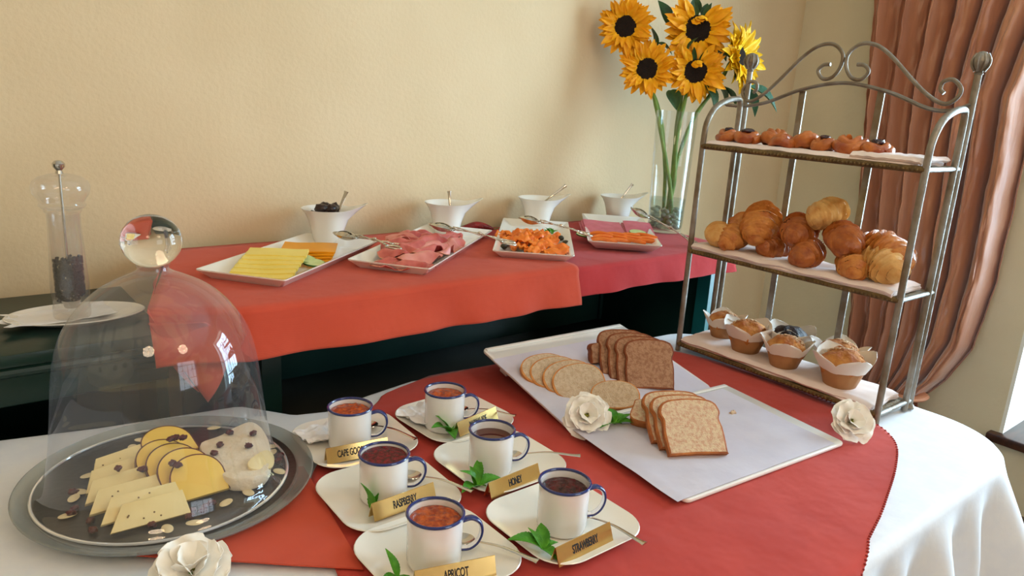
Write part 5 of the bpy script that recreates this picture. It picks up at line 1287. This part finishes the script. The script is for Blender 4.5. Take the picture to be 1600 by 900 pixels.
def disc_geo(R_):
    def f(u, v):
        a = u * 2 * PI; r_ = R_ * v; k = 0.0035 * (1 - v ** 2) - 0.004 * math.exp(-(v / 0.4) ** 2) + 0.0012 * nz(math.cos(a) * v * 14, math.sin(a) * v * 14)
        return (r_ * math.cos(a), r_ * math.sin(a), 0.004 + k)
    return merge(sheet(48, 12, f), lathe([(R_, 0.004), (R_ * 0.98, -0.002), (R_ * 0.6, -0.010), (0, -0.012)], 30))
def sunflower(label, head, nrm, R_, sc, col, stem, seed, leaves=(), heart=False):
    t = thing('sunflower', label, 'flower', head, 0, 'sunflowers in the vase'); r = random.Random(seed); H_ = Vector(head)
    z = Vector(nrm).normalized(); x = Vector((0, 0, 1)).cross(z).normalized(); B_ = basis((0, 0, 0), x, z)
    obj('disc', [wm(disc_geo(R_), m_seed)], t, mw=B_, angle=80)
    for lay, (n, el, sc2) in enumerate([(26, 4, 1.06), (25, 18, 0.98), (18, 34, 0.84)]):
        for k in range(n):
            a = 2 * PI * k / n + lay * 0.15 + r.uniform(-0.1, 0.1)
            e2 = el + r.uniform(-12, 16); s2 = sc * sc2 * r.uniform(0.85, 1.15)
            ax = B_.to_3x3() @ Vector((-math.sin(a), math.cos(a), 0))
            if heart and ax.z > 0.86: e2 = 110; s2 *= 0.7
            obj('petal', None, t, me=PT[col][(k + lay) % 4], mw=B_ @ RZ(a) @ T(0, R_ * 0.93, 0.001 - 0.002 * lay) @ RX(math.radians(e2)) @ RY(r.uniform(-0.35, 0.35)) @ SCL(s2, s2, s2))
    for k in range(10):
        obj('sepal', None, t, me=me_sep, mw=B_ @ RZ(2 * PI * k / 10 + 0.2) @ T(0, R_ * 0.75, -0.008) @ RX(math.radians(r.uniform(-6, 14))) @ SCL(1.1 * sc, 1.35 * sc, 1))
    P = [H_ - z * 0.010, H_ - z * 0.03 + Vector((0, 0, -0.012))] + [Vector(p) for p in stem]
    obj('stem', [wm(tube([p - H_ for p in crv(P, 8)], lambda q: 0.0068 - 0.001 * q + 0.0006 * math.sin(q * 60), 10), m_stem)], t)
    for me_, p, az, el, ro, s in leaves:
        obj('leaf', None, t, me=me_, mw=T(*(Vector(p) - H_)) @ RZ(math.radians(az)) @ RX(math.radians(el)) @ RY(math.radians(ro)) @ SCL(s, s, s))
V3 = Vector
cx_, cy_ = VX, VY
# camera-right on the ground runs along (0.78,-0.62); leaves hang towards the viewer
sunflower('sunflower at the upper left, facing forward', (1.800, 1.702, 1.585), (-0.72, -0.66, 0.05), 0.034, 1.12, 0, [(1.835, 1.66, 1.47), (1.868, 1.585, 1.33), (1.878, 1.545, 1.15), (1.876, 1.530, 0.985)], 11,
          [(me_big, (1.872, 1.640, 1.520), 10, 75, 20, 0.95), (me_big, (1.880, 1.630, 1.54), -120, -30, 20, 0.7)])
sunflower('sunflower at the lower left, nearest the wall side of the vase', (1.842, 1.632, 1.460), (-0.66, -0.62, 0.18), 0.034, 1.12, 0, [(1.850, 1.600, 1.38), (1.852, 1.548, 1.245), (1.862, 1.500, 1.09), (1.868, 1.490, 0.985)], 12, [], False)
sunflower('largest sunflower, top centre, with a heart-shaped dark disc', (1.985, 1.565, 1.592), (-0.60, -0.78, 0.0), 0.042, 1.42, 0, [(1.972, 1.575, 1.48), (1.930, 1.560, 1.33), (1.885, 1.520, 1.15), (1.860, 1.505, 0.985)], 13,
          [(me_big, (1.915, 1.635, 1.605), 10, 62, -20, 0.95), (me_big, (2.005, 1.600, 1.635), -40, 80, 0, 0.75), (me_big, (2.03, 1.58, 1.63), -70, 70, 10, 0.6), (me_big, (2.02, 1.53, 1.53), -100, -20, 10, 0.9)], True)
sunflower('sunflower in the lower centre, tilted downward', (1.960, 1.535, 1.462), (-0.58, -0.74, -0.08), 0.037, 1.18, 0, [(1.945, 1.550, 1.38), (1.900, 1.530, 1.24), (1.880, 1.505, 1.10), (1.852, 1.515, 0.985)], 14,
          [(me_big, (1.905, 1.58, 1.40), 160, -50, 20, 0.9), (me_big, (1.985, 1.510, 1.42), -150, -62, 20, 1.05), (me_big, (1.93, 1.55, 1.52), -140, 60, 10, 0.6), (me_big, (2.02, 1.495, 1.43), -100, -50, 30, 1.0)], True)
sunflower('lemon yellow sunflower at the right, turned away in profile', (2.092, 1.470, 1.515), (0.10, -0.97, 0.12), 0.032, 1.42, 1, [(2.040, 1.500, 1.43), (1.955, 1.525, 1.30), (1.890, 1.520, 1.12), (1.875, 1.495, 0.985)], 15,
          [(me_big, (2.030, 1.480, 1.42), -120, -45, 10, 1.0), (me_bigb, (2.095, 1.420, 1.425), -130, -35, 30, 1.15), (me_bigb, (2.075, 1.425, 1.42), -115, -58, -10, 0.95)], False)
